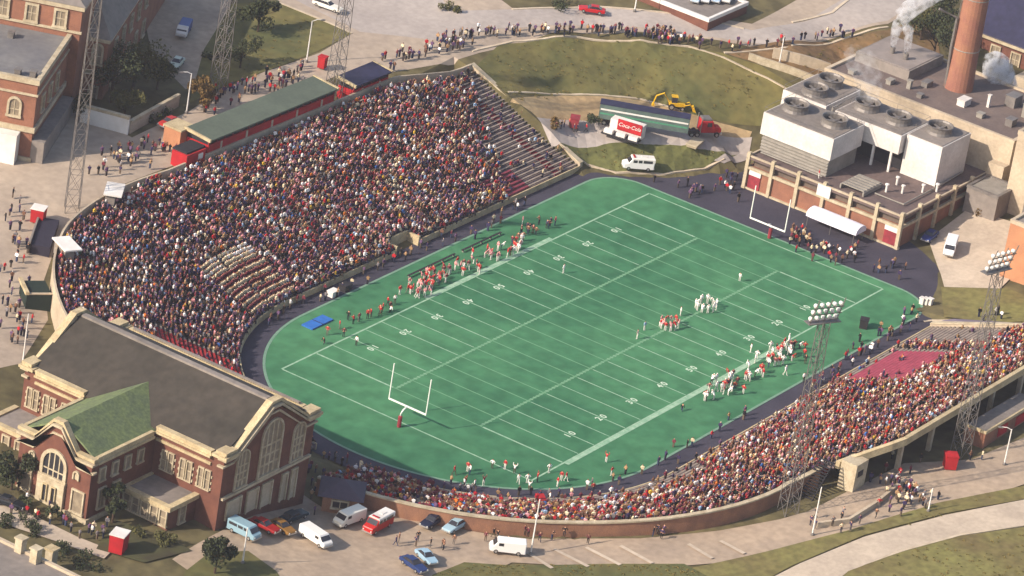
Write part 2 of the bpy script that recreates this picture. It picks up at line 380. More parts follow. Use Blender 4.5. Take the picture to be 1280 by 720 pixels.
def goal(x, sgn, label):
    g = empty('goal_post', (x + sgn * 1.6, 0, 0), 0, label, 'goal post', 'goal posts of the football field')
    wt = mat('post_paint', '#e3e2d6', var=.04, rough=.5); mb = MB(); dx = -sgn * 1.6
    mb.tube([(0, 0, 1.9), (0, 0, 2.3), (dx * .25, 0, 2.8), (dx * .6, 0, 3.0), (dx, 0, 3.05)], .13, 8); mb.obj('gooseneck', wt, g, smooth=True)
    MB().box((dx, 0, 3.12), (.22, 7.3, .22)).obj('crossbar', wt, g)
    for s in (1, -1): MB().tube([(dx, s * 3.6, 3.2), (dx, s * 3.6, 9.3)], .1, 8).obj('upright', wt, g)
    MB().lathe([(.32, 0), (.34, .1), (.34, 1.9), (.25, 1.95)], (0, 0, .03), 10).obj('base_pad', M['redpaint'], g)
goal(-60 * YD, -1, 'white slingshot goal post at the near end of the turf by the brick gymnasium')
goal(60 * YD, 1, 'white slingshot goal post at the far end in front of the power plant')

# ------------------------------------------------------------------ paving around
psheet('plaza', M['plaza'], [(-40,470),(25,455),(60,400),(55,350),(75,292),(110,258),(150,232),(235,200),(340,130),(420,95),(480,92),(560,82),(600,66),(700,38),(800,40),(860,46),(960,62),(1050,45),(1110,30),(1200,-20),(1050,-30),(940,30),(800,12),(640,10),(570,-40),(360,-40),(345,0),(440,42),(400,66),(330,90),(268,118),(235,140),(165,172),(100,140),(45,150),(-40,130)], 'tan paved plaza and street behind the upper stand')
psheet('road', M['road'], [(350,-10),(450,40),(540,50),(620,36),(720,32),(800,34),(880,46),(960,56),(1040,46),(1110,26),(1180,-20),(1090,-20),(1010,26),(940,38),(860,20),(740,8),(640,12),(560,14),(540,-30),(400,-40)], 'pale grey road curving along the top of the grass hill')
psheet('side_lot', M['lot'], [(190,70),(232,112),(262,100),(268,70),(290,0),(300,-40),(210,-40),(180,20)], 'small grey parking court between the brick building and the lawn')
psheet('hill', M['hill'], [(596,82),(625,55),(700,46),(790,50),(880,62),(950,82),(1000,112),(950,158),(900,152),(850,142),(800,128),(700,122),(630,136),(605,108)], 'brownish green grass hill rising to the curved road')
psheet('lawn', M['hill'], [(270,112),(236,130),(255,62),(290,5),(345,2),(440,42),(398,64),(330,90)], 'rough dark lawn between the side lot and the street')
psheet('verge', mat('verge_brown', '#7c5f40', c2='#5f5036', scale=.12, scale2=.8, mix2=.25, rough=1, bump=.3), [(905,66),(1040,52),(1110,38),(1165,14),(1175,70),(1100,90),(1010,98)], 'brown grass verge below the road beside the power plant')
psheet('lot', M['sand'], [(636,136),(700,120),(800,126),(850,140),(915,158),(940,165),(930,190),(900,186),(700,180),(662,160)], 'sandy lot where the trailer is parked')
psheet('service_lane', M['road'], [(668,166),(720,150),(800,158),(940,172),(935,200),(905,205),(840,184),(760,182),(690,186)], 'grey service lane in front of the trailer')
psheet('grass_bank', mat('bank_grass', '#656438', c2='#4f502c', scale=.2, scale2=1, mix2=.25, rough=1), [(700,182),(760,180),(840,182),(900,190),(922,194),(880,210),(830,217),(770,215),(735,208)], 'olive grass bank below the service lane')
psheet('parking_lot', M['lot'], [(215,700),(262,672),(380,620),(410,640),(470,640),(560,660),(640,674),(800,674),(900,664),(975,650),(1010,640),(1090,600),(1130,580),(1215,575),(1300,540),(1600,420),(1600,500),(1300,600),(1180,640),(1020,680),(950,700),(800,712),(640,704),(500,760),(300,760)], 'tan tarmac lot and drive outside the curved brick wall')
psheet('path', M['path'], [(930,740),(1000,705),(1080,672),(1180,645),(1300,622),(1650,560),(1650,606),(1300,655),(1200,668),(1120,690),(1040,725),(1010,760)], 'wide pale footpath curving past the lawn at lower right')
psheet('lawn', M['lawn'], [(1015,760),(1060,715),(1130,690),(1200,671),(1310,656),(1650,609),(1650,900),(960,950)], 'olive lawn at the lower right corner')
psheet('verge', M['lawn'], [(860,712),(960,690),(1060,664),(1170,630),(1230,618),(1300,605),(1300,622),(1180,643),(1080,670),(990,708),(930,740),(860,740)], 'grass verge between the drive and the footpath')
psheet('verge', M['hill'], [(540,720),(580,704),(640,708),(760,706),(855,706),(900,730),(700,780),(520,780)], 'brown grass strip at the bottom below the parked cars')
psheet('verge', M['hill'], [(232,715),(262,692),(310,690),(345,715),(380,770),(200,770)], 'dark brown grass patch below the blue van')
psheet('yard_grass', M['lawn'], [(1176,360),(1260,362),(1300,378),(1300,402),(1240,405),(1180,398)], 'green grass plot behind the right stand')
psheet('yard', M['path'], [(1176,345),(1160,300),(1210,262),(1270,280),(1262,350),(1250,362),(1180,360)], 'pale concrete yard beside the white van')
psheet('yard_walk', mat('grey_walk', '#6e6470', var=.12, scale=.3), [(1150,412),(1165,402),(1300,407),(1300,420),(1200,422)], 'grey walk along the end of the right stand')
psheet('gym_walk', M['path'], [(-20,615),(30,640),(95,672),(140,690),(130,700),(75,680),(0,655)], 'pale walk in front of the brick gymnasium')
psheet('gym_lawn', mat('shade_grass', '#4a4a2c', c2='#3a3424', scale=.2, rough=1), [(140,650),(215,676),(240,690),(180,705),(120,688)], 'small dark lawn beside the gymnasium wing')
strip('kerb', M['kerb'], [gr(*q) for q in [(1155,402),(1165,401),(1230,404),(1300,408)]], .5, .15)['kind'] = 'structure'
for pts in ([(590,64),(640,52),(720,46),(800,50),(860,58),(905,72),(960,98),(985,112)], [(905,66),(980,60),(1050,50),(1110,34)], [(640,12),(740,8),(860,20),(930,36)], [(990,28),(1040,16),(1060,0)],
            [(700,180),(735,206),(770,216),(830,218),(880,211),(915,200)], [(1018,745),(1060,713),(1130,688),(1200,669),(1290,655)], [(345,2),(400,24),(440,42)], [(632,134),(700,118),(800,124),(850,138)]):
    strip('kerb', M['kerb'], [gr(*q) for q in pts], .55, .14)['kind'] = 'structure'
for k, (a, b) in enumerate([((655,690),(690,712)), ((692,688),(735,710)), ((732,686),(775,708)), ((775,684),(815,706)), ((860,682),(890,700)), ((900,678),(930,694))]):
    A, B = gr(*a), gr(*b); t = (B - A).normalized(); nn = Vector((-t.y, t.x, 0)) * .35
    sheet('bay_marking', M['path'], [A - nn, B - nn, B + nn, A + nn])

# ------------------------------------------------------------------ grandstands
RD = .8
def stations_left():
    L = []
    for x in np.arange(52.4, -35.5, -3.14):
        ro = 63.4 if x > 47 else (63.4 + (47 - x) / 14 * 3.4 if x > 33 else 66.8)
        L.append(((x, 0), (0, 1), 38.1, ro, .395, .9))
    for a in np.arange(90, 176, 3.):
        ro = 67 + 2 * min(1, (a - 90) / 25); c = math.cos(R(a))
        if c < -.3: ro = min(ro, 56.4 / -c)
        L.append(((-35.5, 0), (c, math.sin(R(a))), 38.1, ro, .395, .9))
    return L
def stations_right():
    L = []
    for a in np.arange(187, 270, 3.):
        f = sstep(225, 270, a)
        L.append(((-35.5, 0), (math.cos(R(a)), math.sin(R(a))), 38.4, 52.4 + 5.6 * f, .24 + .04 * f, .55))
    for x in np.arange(-35.5, 47.5, 2.5):
        f = float(sstep(-35.5, -14, x))
        if x < -27: ro = 58 + (x + 35.5) * .2
        elif x < -17: ro = 60 + (x + 27) * .63
        else: ro = 66.8
        L.append(((x, 0), (0, -1), 38.4, ro, .29 + .085 * f, .55))
    return L
def make_stand(name, st, label, mats, notch=None):
    root = empty(name, (0, 0, 0), 0, label, 'grandstand')
    P = lambda s, r, z: (s[0][0] + s[1][0] * r, s[0][1] + s[1][1] * r, z)
    kmax = int((max(s[3] - s[2] for s in st)) / RD)
    rows = []
    for k in range(kmax):
        runs = []; cur = []
        for i, s in enumerate(st):
            if s[2] + (k + 1) * RD <= s[3] + .05 and not (notch and k < 3 and i in notch): cur.append(i)
            else:
                if len(cur) > 1: runs.append(cur)
                cur = []
        if len(cur) > 1: runs.append(cur)
        if not runs: continue
        mb = MB(); bb = MB()
        for run in runs:
            secs = []; bs = []
            for i in run:
                s = st[i]; r = s[2] + k * RD; h = s[4] * RD; z = s[5] + k * h
                secs.append([P(s, r, z - .45 - h), P(s, r, z), P(s, r + RD, z), P(s, r + RD, z - .45)])
                bs.append([P(s, r + .34, z + .36), P(s, r + .34, z + .42), P(s, r + .66, z + .42), P(s, r + .66, z + .36)])
            mb.loft(secs); bb.loft(bs)
        mb.obj('step', mats[0], root); rows.append(bb.obj('bench', mats[1], root))
    # front wall with a rail, rear parapet
    for nm, rr, w, z0, z1, m in (('front_wall', -.25, .3, -.3, .2, M['cream']),):
        for sub in ((st[:17], st[18:]) if notch else (st,)):
            secs = [[P(s, s[2] + rr, z0), P(s, s[2] + rr, s[5] + z1), P(s, s[2] + rr + w - .07, s[5] + z1), P(s, s[2] + rr + w - .07, z0)] for s in sub]
            MB().loft(secs).obj(nm, m, root)
    return root, P
ST_L, ST_R = stations_left(), stations_right()
left_stand, PT = make_stand('grandstand', ST_L, 'long packed horseshoe grandstand curving along the far side of the field', (M['conc'], M['bench']), {17})
right_stand, _ = make_stand('grandstand', ST_R, 'packed grandstand on the near side with curved brick outer wall and raised rear rim', (M['conc'], M['bench']))
def rear(st, sel, nm, m, root, w, low, high, lowabs=None):
    secs = []
    for i in sel:
        s = st[i]; z = s[5] + (s[3] - s[2]) * s[4]; r = s[3] + .02
        if lowabs is not None: zl = lowabs(PT(s, r, 0))
        else: zl = z + low
        secs.append([PT(s, r, zl), PT(s, r, z + high), PT(s, r + w, z + high), PT(s, r + w, zl)])
    return MB().loft(secs).obj(nm, m, root)
nL = len(ST_L); gl = lambda p: hgrid(p[0], p[1]) - .5
rear(ST_L, range(nL), 'rear_parapet', M['tanconc'], left_stand, .35, -1.5, .9, lambda p: min(hgrid(p[0] * 1.02, p[1] * 1.02), 11) - .8)
n_arc = len(np.arange(187, 270, 3.)); sel = list(range(0, n_arc + 4))
rear(ST_R, sel, 'brick_wall', M['wallbrick'], right_stand, .4, 0, .45, gl)
secs = []
for i in sel:
    s = ST_R[i]; z = s[5] + (s[3] - s[2]) * s[4] + .45; r = s[3]
    secs.append([PT(s, r - .15, z + .003), PT(s, r - .15, z + .25), PT(s, r + .6, z + .25), PT(s, r + .6, z + .003)])
MB().loft(secs).obj('coping', M['stone'], right_stand)
sel2 = list(range(n_arc + 4, len(ST_R)))
rear(ST_R, sel2, 'rim_beam', M['cream'], right_stand, .7, -.5, .75)
for i in sel2[1::4]:
    s = ST_R[i]; z = s[5] + (s[3] - s[2]) * s[4]; p = PT(s, s[3] - 1.2, 0); zl = hgrid(p[0], p[1]) - .3
    MB().bx(p[0] - .35, p[0] + .35, p[1] - .35, p[1] + .35, zl, z - 1.2).obj('column', M['tanconc'], right_stand)
    p = PT(s, s[3] - 8, 0); zl = hgrid(p[0], p[1]) - .3
    if z - 1.2 - 7 * s[4] > zl + 1: MB().bx(p[0] - .35, p[0] + .35, p[1] - .35, p[1] + .35, zl, z - 1.2 - 8 * s[4]).obj('column', M['tanconc'], right_stand)
# east end walls of both stands
for st, i, root, e in ((ST_L, 0, left_stand, 1), (ST_R, len(ST_R) - 1, right_stand, 1)):
    s = st[i]; r0, r1 = s[2] - .2, s[3] + .3; z1 = s[5] + (r1 - s[2]) * s[4]
    a, b = PT(s, r0, 0), PT(s, r1, 0)
    mb = MB(); mb.extr([(a[0], a[1], -.4), (b[0], b[1], -.4), (b[0], b[1], z1 + .6), (a[0], a[1], s[5] + .6)], (.9, 0, 0))
    mb.obj('end_wall', M['tanconc'], root)
    MB().extr([(a[0] - .1, a[1], s[5] + .603), (b[0] - .1, b[1], z1 + .603), (b[0] - .1, b[1], z1 + .8), (a[0] - .1, a[1], s[5] + .8)], (1.1, 0, 0)).obj('end_coping', M['stone'], root)
# red painted aisles
def aisle(st, i, root, k0=0, k1=99, w=1.1, m=None):
    s = st[i]; mb = MB(); n = (s[1][0], s[1][1]); t = (-n[1], n[0])
    for k in range(k0, min(k1, int((s[3] - s[2]) / RD))):
        r = s[2] + k * RD; z = s[5] + k * RD * s[4]; h = RD * s[4]
        for j, (zz, d0, d1) in enumerate(((z + .05, 0, .4), (z + h * .5 + .06, .4, RD))):
            a = PT(s, r + d0, 0); b = PT(s, r + d1, 0)
            mb.extr([(a[0] - t[0] * w / 2, a[1] - t[1] * w / 2, zz - .25), (a[0] + t[0] * w / 2, a[1] + t[1] * w / 2, zz - .25), (a[0] + t[0] * w / 2, a[1] + t[1] * w / 2, zz), (a[0] - t[0] * w / 2, a[1] - t[1] * w / 2, zz)], (b[0] - a[0], b[1] - a[1], 0))
    mb.obj('aisle', m or M['redpaint'], root)
AIS_L = [2, 6, 10, 14, 18, 22, 26, 30, 34, 38, 42, 46, 50]; AIS_R = [4, 9, 14, 19, 24, 29, 34, 39, 44, 49, 54]
for i in AIS_L: aisle(ST_L, i, left_stand, w=1.6 if i == 2 else 1.)
for i in AIS_R: aisle(ST_R, min(i, len(ST_R) - 2), right_stand)
def redblock(st, i0, i1, k0, k1, root, m):
    secs = {}
    for k in range(k0, k1):
        mb = MB(); ss = []
        for i in range(i0, i1 + 1):
            s = st[i]; r = s[2] + k * RD; z = s[5] + k * RD * s[4]
            ss.append([PT(s, r + .28, z + .06), PT(s, r + .28, z + .46), PT(s, r + .76, z + .46), PT(s, r + .76, z + .06)])
        mb.loft(ss).obj('painted_bench', m, root)
redblock(ST_L, 5, 8, 0, 6, left_stand, M['redbench'])
iR = lambda x: n_arc + int(round((x + 35.5) / 2.5))
redblock(ST_R, iR(15), iR(33), 2, 15, right_stand, mat('faded_red_bench', '#a34555', c2='#8a3a49', scale=.6))
redblock(ST_L, 42, 45, 0, 19, left_stand, mat('red_tarp', '#a02826', c2='#822024', scale=.5))

# projecting stair head in the front wall of the far stand
mb = MB(); mb.bx(-4.5, -4.1, 37.86, 40.55, -.3, 1.75); mb.bx(2.14, 2.55, 37.86, 40.55, -.3, 1.75); mb.bx(-4.1, 2.14, 40.2, 40.55, -.3, 2.1)
mb.obj('front_recess', M['cream'], left_stand)

# ------------------------------------------------------------------ people
def figure(name, joints, bones, sub=1):
    """one continuous skin grown on a skeleton; faces take the material of the nearest bone"""
    me = bpy.data.meshes.new(name); me.from_pydata([j[0] for j in joints], [b[:2] for b in bones], [])
    o = bpy.data.objects.new(name, me); COL.objects.link(o)
    bm = bmesh.new(); bm.from_mesh(me); lay = bm.verts.layers.skin.verify(); bm.verts.ensure_lookup_table()
    for v, j in zip(bm.verts, joints): v[lay].radius = (j[1], j[2] if len(j) > 2 else j[1]); v[lay].use_root = False
    bm.verts[0][lay].use_root = True
    bm.to_mesh(me); bm.free()
    o.modifiers.new('skin', 'SKIN').use_smooth_shade = True
    if sub: o.modifiers.new('sub', 'SUBSURF').levels = sub
    dg = bpy.context.evaluated_depsgraph_get(); m2 = bpy.data.meshes.new_from_object(o.evaluated_get(dg)); bpy.data.objects.remove(o)
    m2.name = name; m2.materials.clear()
    for x in (SHIRT, TROUS, M['skin'], M['hair'], HELM): m2.materials.append(x)
    J = [Vector(j[0]) for j in joints]
    for p in m2.polygons:
        best = None
        for a, b, mi in bones:
            A, B = J[a], J[b]; d = B - A; t = max(0, min(1, (p.center - A).dot(d) / max(d.length_squared, 1e-9)))
            e = (p.center - A - d * t).length - .02 * (mi == 2)
            if best is None or e < best[0]: best = (e, mi)
        mi = best[1]
        if mi == 3: mi = 3 if (p.center.z > J[4].z + .02 or p.center.x < J[4].x - .04) else 2
        p.material_index = mi
    return m2
def pose(name, hip=.95, lean=0., sit=False, stride=0., armsL=None, armsR=None, helmet=False, bulk=1.):
    cx = lean
    J = [((0, 0, hip), .15 * bulk, .12), ((cx * .5, 0, hip + .25), .14 * bulk, .11), ((cx, 0, hip + .45), .17 * bulk, .12), ((cx * 1.15, 0, hip + .58), .06), ((cx * 1.3 + .02, 0, hip + .66), .09 if not helmet else .115), ((cx * 1.3 + .02, 0, hip + .76), .085 if not helmet else .115)]
    hd = 4 if helmet else 3
    B = [(0, 1, 0), (1, 2, 0), (2, 3, 2), (3, 4, hd), (4, 5, hd)]
    for s, arm, st in ((1, armsL, stride), (-1, armsR, -stride)):
        sh = len(J); J.append(((cx, s * .2 * bulk, hip + .45), .075 * bulk))
        e, h = arm or ((cx + .02, s * .29, hip + .2), (cx + .12, s * .27, hip - .02))
        J += [(e, .055), (h, .045), ((h[0] + .06, h[1], h[2] - .05), .035)]
        B += [(2, sh, 0), (sh, sh + 1, 0), (sh + 1, sh + 2, 0), (sh + 2, sh + 3, 2)]
        k = len(J); J.append(((0, s * .1, hip - .05), .09))
        if sit: J += [((.42, s * .12, hip), .08), ((.45, s * .12, hip - .42), .055), ((.6, s * .12, hip - .45), .04)]
        else: J += [((st * .35 + .03, s * .11, hip * .52), .07), ((st * .75 - (.1 if st < 0 else 0), s * .11, .09), .05), ((st * .75 + .17, s * .12, .05), .04)]
        B += [(0, k, 1), (k, k + 1, 1), (k + 1, k + 2, 1), (k + 2, k + 3, 3 if False else 1)]
    return figure(name, J, B)
PO = dict(stand=pose('person_standing'), walk=pose('person_walking', stride=.38, armsL=((-.1, .27, 1.16), (-.02, .26, .92)), armsR=((.12, -.27, 1.18), (.26, -.24, 1.0))),
          lean=pose('person_leaning', lean=.12, armsL=((.25, .24, 1.2), (.42, .16, 1.25)), armsR=((.25, -.24, 1.2), (.42, -.16, 1.25))),
          hips=pose('person_hands_on_hips', armsL=((-.04, .42, 1.2), (.06, .2, 1.0)), armsR=((-.04, -.42, 1.2), (.06, -.2, 1.0))),
          up=pose('person_arms_raised', armsL=((.05, .35, 1.6), (.05, .3, 1.9)), armsR=((.05, -.35, 1.6), (.05, -.3, 1.9))),
          sit=pose('person_sitting', hip=.45, sit=True, armsL=((.12, .25, .7), (.36, .14, .6)), armsR=((.12, -.25, .7), (.36, -.14, .6))),
          cheer=pose('person_sitting_cheering', hip=.45, sit=True, armsL=((.1, .35, 1.1), (.12, .3, 1.4)), armsR=((.12, -.25, .7), (.36, -.14, .6))),
          kneel=pose('person_crouching', hip=.5, lean=.22, stride=.25),
          pstand=pose('player_standing', helmet=True, bulk=1.25), pwalk=pose('player_walking', helmet=True, bulk=1.25, stride=.34),
          phud=pose('player_bending', hip=.86, lean=.42, helmet=True, bulk=1.25, armsL=((.45, .25, 1.02), (.3, .16, .72)), armsR=((.45, -.25, 1.02), (.3, -.16, .72))),
          phips=pose('player_hands_on_hips', helmet=True, bulk=1.25, armsL=((-.04, .46, 1.2), (.06, .2, 1.0)), armsR=((-.04, -.46, 1.2), (.06, -.2, 1.0))))
def fixed_trousers(me, m, nm):
    c = me.copy(); c.name = nm; c.materials[1] = m; return c
WT = mat('white_trousers', '#d2ccc2', var=.08); RT_ = mat('red_trousers', '#a3262b', var=.1)
PW = {k: fixed_trousers(PO[k], WT, PO[k].name + '_pale') for k in PO}
COLR = dict(white='#e6e0da', cream='#d6c3a0', red='#a8232a', maroon='#6b303a', navy='#3a304e', purple='#5e4560', brown='#70503f', tan='#9a7a58', black='#1c1a1c', grey='#6e6868', orange='#c06a2a', yellow='#c9a23a', blue='#3a5c96', sky='#8ea5bd', green='#3c5a40', pink='#c98a8c')
def hexc(c): return (*lin(COLR[c]), 1)
def person(pos, ps, colour, label, cat, group, rz=None, pale=False, scale=None):
    o = link('person', (PW if pale else PO)[ps], None, pos, random.uniform(-3.14, 3.14) if rz is None else rz)
    o.color = hexc(colour); sc = scale or random.uniform(1.0, 1.1); o.scale = (sc, sc, sc)
    return tag(o, label, cat, group)

# ------------------------------------------------------------------ the crowd
PAL = [('maroon', 19), ('navy', 9), ('brown', 15), ('red', 8), ('purple', 16), ('black', 6), ('grey', 5), ('tan', 9), ('white', 11), ('cream', 10), ('orange', 3), ('yellow', 1.3), ('blue', 1.5), ('sky', 2.5), ('pink', 10), ('green', .6)]
PN = [p[0] for p in PAL]; PWT = np.array([p[1] for p in PAL], float); PWT /= PWT.sum()
def crowd_seats(st, occ, left):
    out = []
    kmax = int(max(s[3] - s[2] for s in st) / RD)
    for k in range(kmax):
        d = random.random()
        for i in range(len(st) - 1):
            a, b = st[i], st[i + 1]
            if a[2] + (k + 1) * RD > a[3] + .05 or b[2] + (k + 1) * RD > b[3] + .05: continue
            r = a[2] + k * RD
            A = Vector(PT(a, r + .45, a[5] + k * RD * a[4])); B = Vector(PT(b, r + .45, b[5] + k * RD * b[4])); L = (B - A).length
            n = Vector((a[1][0] + b[1][0], a[1][1] + b[1][1], 0)).normalized()
            x = d * .54
            while x < L:
                p = A.lerp(B, x / L); f = i + x / L; q = occ(f, k, p)
                if random.random() < q: out.append((p, n, f, k))
                x += .47 * random.uniform(.8, 1.22)
            d = (x - L) / .54
    return out
def near_aisle(f, lst, w): return min(abs(f - a) for a in lst) < w
def occ_left(f, k, p):
    th = .6 + 6.6 * max(0, 1 - k / 31) ** 1.15
    if f < th: return .05
    if f < th + 1.3: return .5
    if 4.9 < f < 8.1 and k < 6: return .02
    if 41.6 < f < 45.4 and k < 19: return .1
    if -4.6 < p.x < 2.6 and k < 3: return 0
    if near_aisle(f, AIS_L, .17): return .3
    if f > 52: return .55
    return .97 - .5 * max(0, noise.noise(p * .16) - .28)
def occ_right(f, k, p):
    if p.x > 36.5 and k < 19: return .02
    if 14.5 < p.x < 33.5 and 2 <= k < 15: return .025
    if f < 6: return .5
    if p.x < -30 and k < 5: return .1 if k < 4 else .5
    if k < 2: return .2
    if near_aisle(f, AIS_R, .15): return .3
    return .95 - .6 * max(0, noise.noise(p * .16) - .25)
seatsL, seatsR = crowd_seats(ST_L, occ_left, True), crowd_seats(ST_R, occ_right, False)
def inband(p): return p.y > 0 and -46 < p.x < -32 and 39.3 < bowl_r(p.x, p.y) < 50.5
def palette(p, f, k, left):
    if left and -46 < p.x < -32 and 39.3 < bowl_r(p.x, p.y) < 50.5:      # the band, in red and cream rows
        if k > 11: return 'cream' if random.random() < .6 else 'white'
        return ('cream' if random.random() < .8 else 'tan') if k % 2 else 'maroon'
    if not left and p.x < -38 and 7 < k < 10 and random.random() < .5 and p.y < -38: return 'white'
    q = noise.noise(p * .11 + Vector((9, 3, 1)))
    c = str(RNG.choice(PN, p=PWT))
    if q > .22 and random.random() < .3: c = random.choice(['cream', 'white', 'pink', 'tan'])
    if q < -.22 and random.random() < .3: c = random.choice(['maroon', 'purple', 'navy', 'black'])
    if not left and c in ('white', 'cream', 'pink') and random.random() < .4: c = random.choice(['red', 'maroon', 'brown', 'tan', 'maroon'])
    if not left and c in ('navy', 'purple') and random.random() < .5: c = random.choice(['red', 'maroon', 'brown', 'tan'])
    if left and p.x < -25 and c in ('tan', 'red', 'cream') and random.random() < .5: c = random.choice(['navy', 'purple', 'navy', 'black'])  # blue shade of the left curve put into the clothing as darker tops
    return c
# low figure for the mass: thighs, torso, shoulders, arms and head
def low_person(stand):
    mb = MB(); z = .45 if not stand else .92
    def ring(x, y, z, w, d): return [(x - d, -w + y, z), (x + d, -w + y, z), (x + d, w + y, z), (x - d, w + y, z)]
    cols = []
    def add(secs, tagc, cap=True):
        n0 = len(mb.v); mb.loft(secs, cap); cols.extend([tagc] * (len(mb.v) - n0))
    if stand: add([ring(0, 0, .02, .14, .1), ring(0, 0, z, .17, .12)], 1)
    else: add([[(.0, -.18, z - .1), (.0, .18, z - .1), (.0, .18, z + .08), (.0, -.18, z + .08)], [(.5, -.18, z - .1), (.5, .18, z - .1), (.5, .18, z + .06), (.5, -.18, z + .06)], [(.52, -.18, z - .42), (.52, .18, z - .42), (.62, .18, z - .42), (.62, -.18, z - .42)]], 1)
    add([ring(0, 0, z - .05, .17, .12), ring(.02, 0, z + .42, .25, .13), ring(.03, 0, z + .53, .1, .08)], 0)
    for s in (1, -1): add([ring(.02, s * .27, z + .42, .05, .06), ring(.1, s * .27, z + .15, .05, .06), ring(.32, s * .17, z + .12, .05, .05)], 0)
    c = (.05, 0, z + .68); n0 = len(mb.v); rr = .125
    mb.add([(c[0] + a * rr, c[1] + b * rr, c[2] + d * rr * 1.25) for a, b, d in ((0, 0, -1), (1, 0, -.2), (0, 1, -.1), (-1, 0, .1), (0, -1, -.1), (0, 0, 1))], [(0, 2, 1), (0, 3, 2), (0, 4, 3), (0, 1, 4), (5, 1, 2), (5, 2, 3), (5, 3, 4), (5, 4, 1)])
    cols.extend([2, 2, 2, 3, 2, 3])
    return np.array(mb.v), mb.f, np.array(cols)
LP = [low_person(False), low_person(True)]
# ------------------------------------------------------------------ building helpers
def win(parent, o, right, nrm, w, h, cols=2, rows=3, arch=False, fm=None, gm=None, name='window', sill=True, bar=.12, ring=.25):
    """a window standing on a wall: o bottom centre, right along the wall, nrm outwards; frame with mullions, pane as a child"""
    o = Vector(o); r = Vector(right).normalized(); n = Vector(nrm).normalized(); u = Vector((0, 0, 1)); fm = fm or M['stone']; gm = gm or M['glass']
    mb = MB(); P = lambda a, b, c=0.: o + r * a + u * b + n * c
    def bar_(a0, a1, b0, b1, d0, d1): mb.extr([P(a0, b0, d0), P(a1, b0, d0), P(a1, b1, d0), P(a0, b1, d0)], n * (d1 - d0))
    hw = w / 2; sp = h - hw if arch else h
    bar_(-hw - ring, -hw, 0, sp, -.1, .3); bar_(hw, hw + ring, 0, sp, -.1, .3)
    if arch:
        k = 10; A = [math.pi * i / k for i in range(k + 1)]
        secs = [[P(math.cos(a) * q, sp + math.sin(a) * q, d) for q, d in ((hw, -.1), (hw + ring, -.1), (hw + ring, .3), (hw, .3))] for a in A]; mb.loft(secs)
    else: bar_(-hw - ring, hw + ring, h, h + ring, -.1, .301)
    if sill: bar_(-hw - ring - .1, hw + ring + .1, -ring, 0, -.1, .4)
    for i in range(1, cols):
        a = -hw + w * i / cols; top = sp + (math.sqrt(max(0, hw * hw - a * a)) if arch else 0); bar_(a - bar / 2, a + bar / 2, 0, top, -.1, .16)
    for j in range(1, rows): bar_(-hw, hw, sp * j / rows - bar / 2, sp * j / rows + bar / 2, -.1, .14)
    f = mb.obj(name, fm, parent)
    pts = [P(-hw, 0), P(hw, 0), P(hw, sp)] + ([P(math.cos(math.pi * i / 10) * hw, sp + math.sin(math.pi * i / 10) * hw) for i in range(1, 10)] if arch else []) + [P(-hw, sp)]
    g = MB(); g.extr(pts, n * .08); g.obj('pane', gm, f); return f
X1, Y1, Z1 = Vector((1, 0, 0)), Vector((0, 1, 0)), Vector((0, 0, 1))

# ------------------------------------------------------------------ the gymnasium
gym = empty('gymnasium', (-103.7, 11.4, 0), 0, 'big red brick gymnasium with stone cornices, dark gabled roof and green roofed entrance wing', 'gymnasium')
G0 = Vector((-103.7, 11.4, 0))
def gp(m): m.v = [tuple(Vector(v) - G0) for v in m.v]; return m
xa, xb, ya, yb, ev, rg = -115., -92.5, -7.4, 30.3, 16.9, 22.6; xm = (xa + xb) / 2
mb = MB(); mb.extr([(xa, ya, -.5), (xb, ya, -.5), (xb, ya, ev), (xb - 2.2, ya, ev + .1), (xm + 1, ya, rg - .62), (xm - 1, ya, rg - .62), (xa + 2.2, ya, ev + .1), (xa, ya, ev)], (0, yb - ya, 0)); gp(mb).obj('wall', M['brick'], gym)
for sx, x in ((1, xa), (-1, xb)):
    mb = MB(); mb.extr([(x - sx * .2, ya + .6, ev + .02), (xm, ya + .6, rg + .12), (xm, ya + .6, rg + .4), (x - sx * .2, ya + .6, ev + .3)], (0, yb - ya - 1.2, 0)); gp(mb).obj('roof', M['roof'], gym)
mb = MB(); mb.bx(xm - .5, xm + .5, ya + 1.3, yb - 1.3, rg + .15, rg + .5); gp(mb).obj('ridge_cap', M['groofl'], gym)
for y, s in ((ya, -1), (yb, 1)):
    for dz0, dz1, out, m, nm in ((.25, .75, .3, 'cream', 'gable_parapet'), (-.35, .0, .65, 'stone', 'gable_cornice'), (-1.5, -1.2, .25, 'stone', 'string_course')):
        k = 1.0
        mb = MB(); mb.extr([(xa - .5, y + s * out, ev + dz0 + .3), (xa + 2.2, y + s * out, ev + dz0 + .3), (xm - 1, y + s * out, rg + dz0), (xm + 1, y + s * out, rg + dz0), (xb - 2.2, y + s * out, ev + dz0 + .3), (xb + .5, y + s * out, ev + dz0 + .3), (xb + .5, y + s * out, ev + dz1 + .3), (xb - 2.4, y + s * out, ev + dz1 + .3), (xm + 1.2, y + s * out, rg + dz1), (xm - 1.2, y + s * out, rg + dz1), (xa + 2.4, y + s * out, ev + dz1 + .3), (xa - .5, y + s * out, ev + dz1 + .3)], (0, -s * (out + .9), 0))
        gp(mb).obj(nm, M[m], gym)
    for x, sx in ((xa, 1), (xb, -1)):
        mb = MB(); mb.bx(x - sx * .75, x + sx * 2.8, y + s * .8, y - s * 1.9, ev + .3, ev + .75); mb.bx(x - sx * .45, x + sx * 2.3, y + s * .5, y - s * 1.4, ev + .9, ev + 1.35); mb.bx(x - sx * .25, x + sx * 2.1, y + s * .3, y - s * 1.2, ev + .7, ev + .95); gp(mb).obj('corner_block', M['cream'], gym)
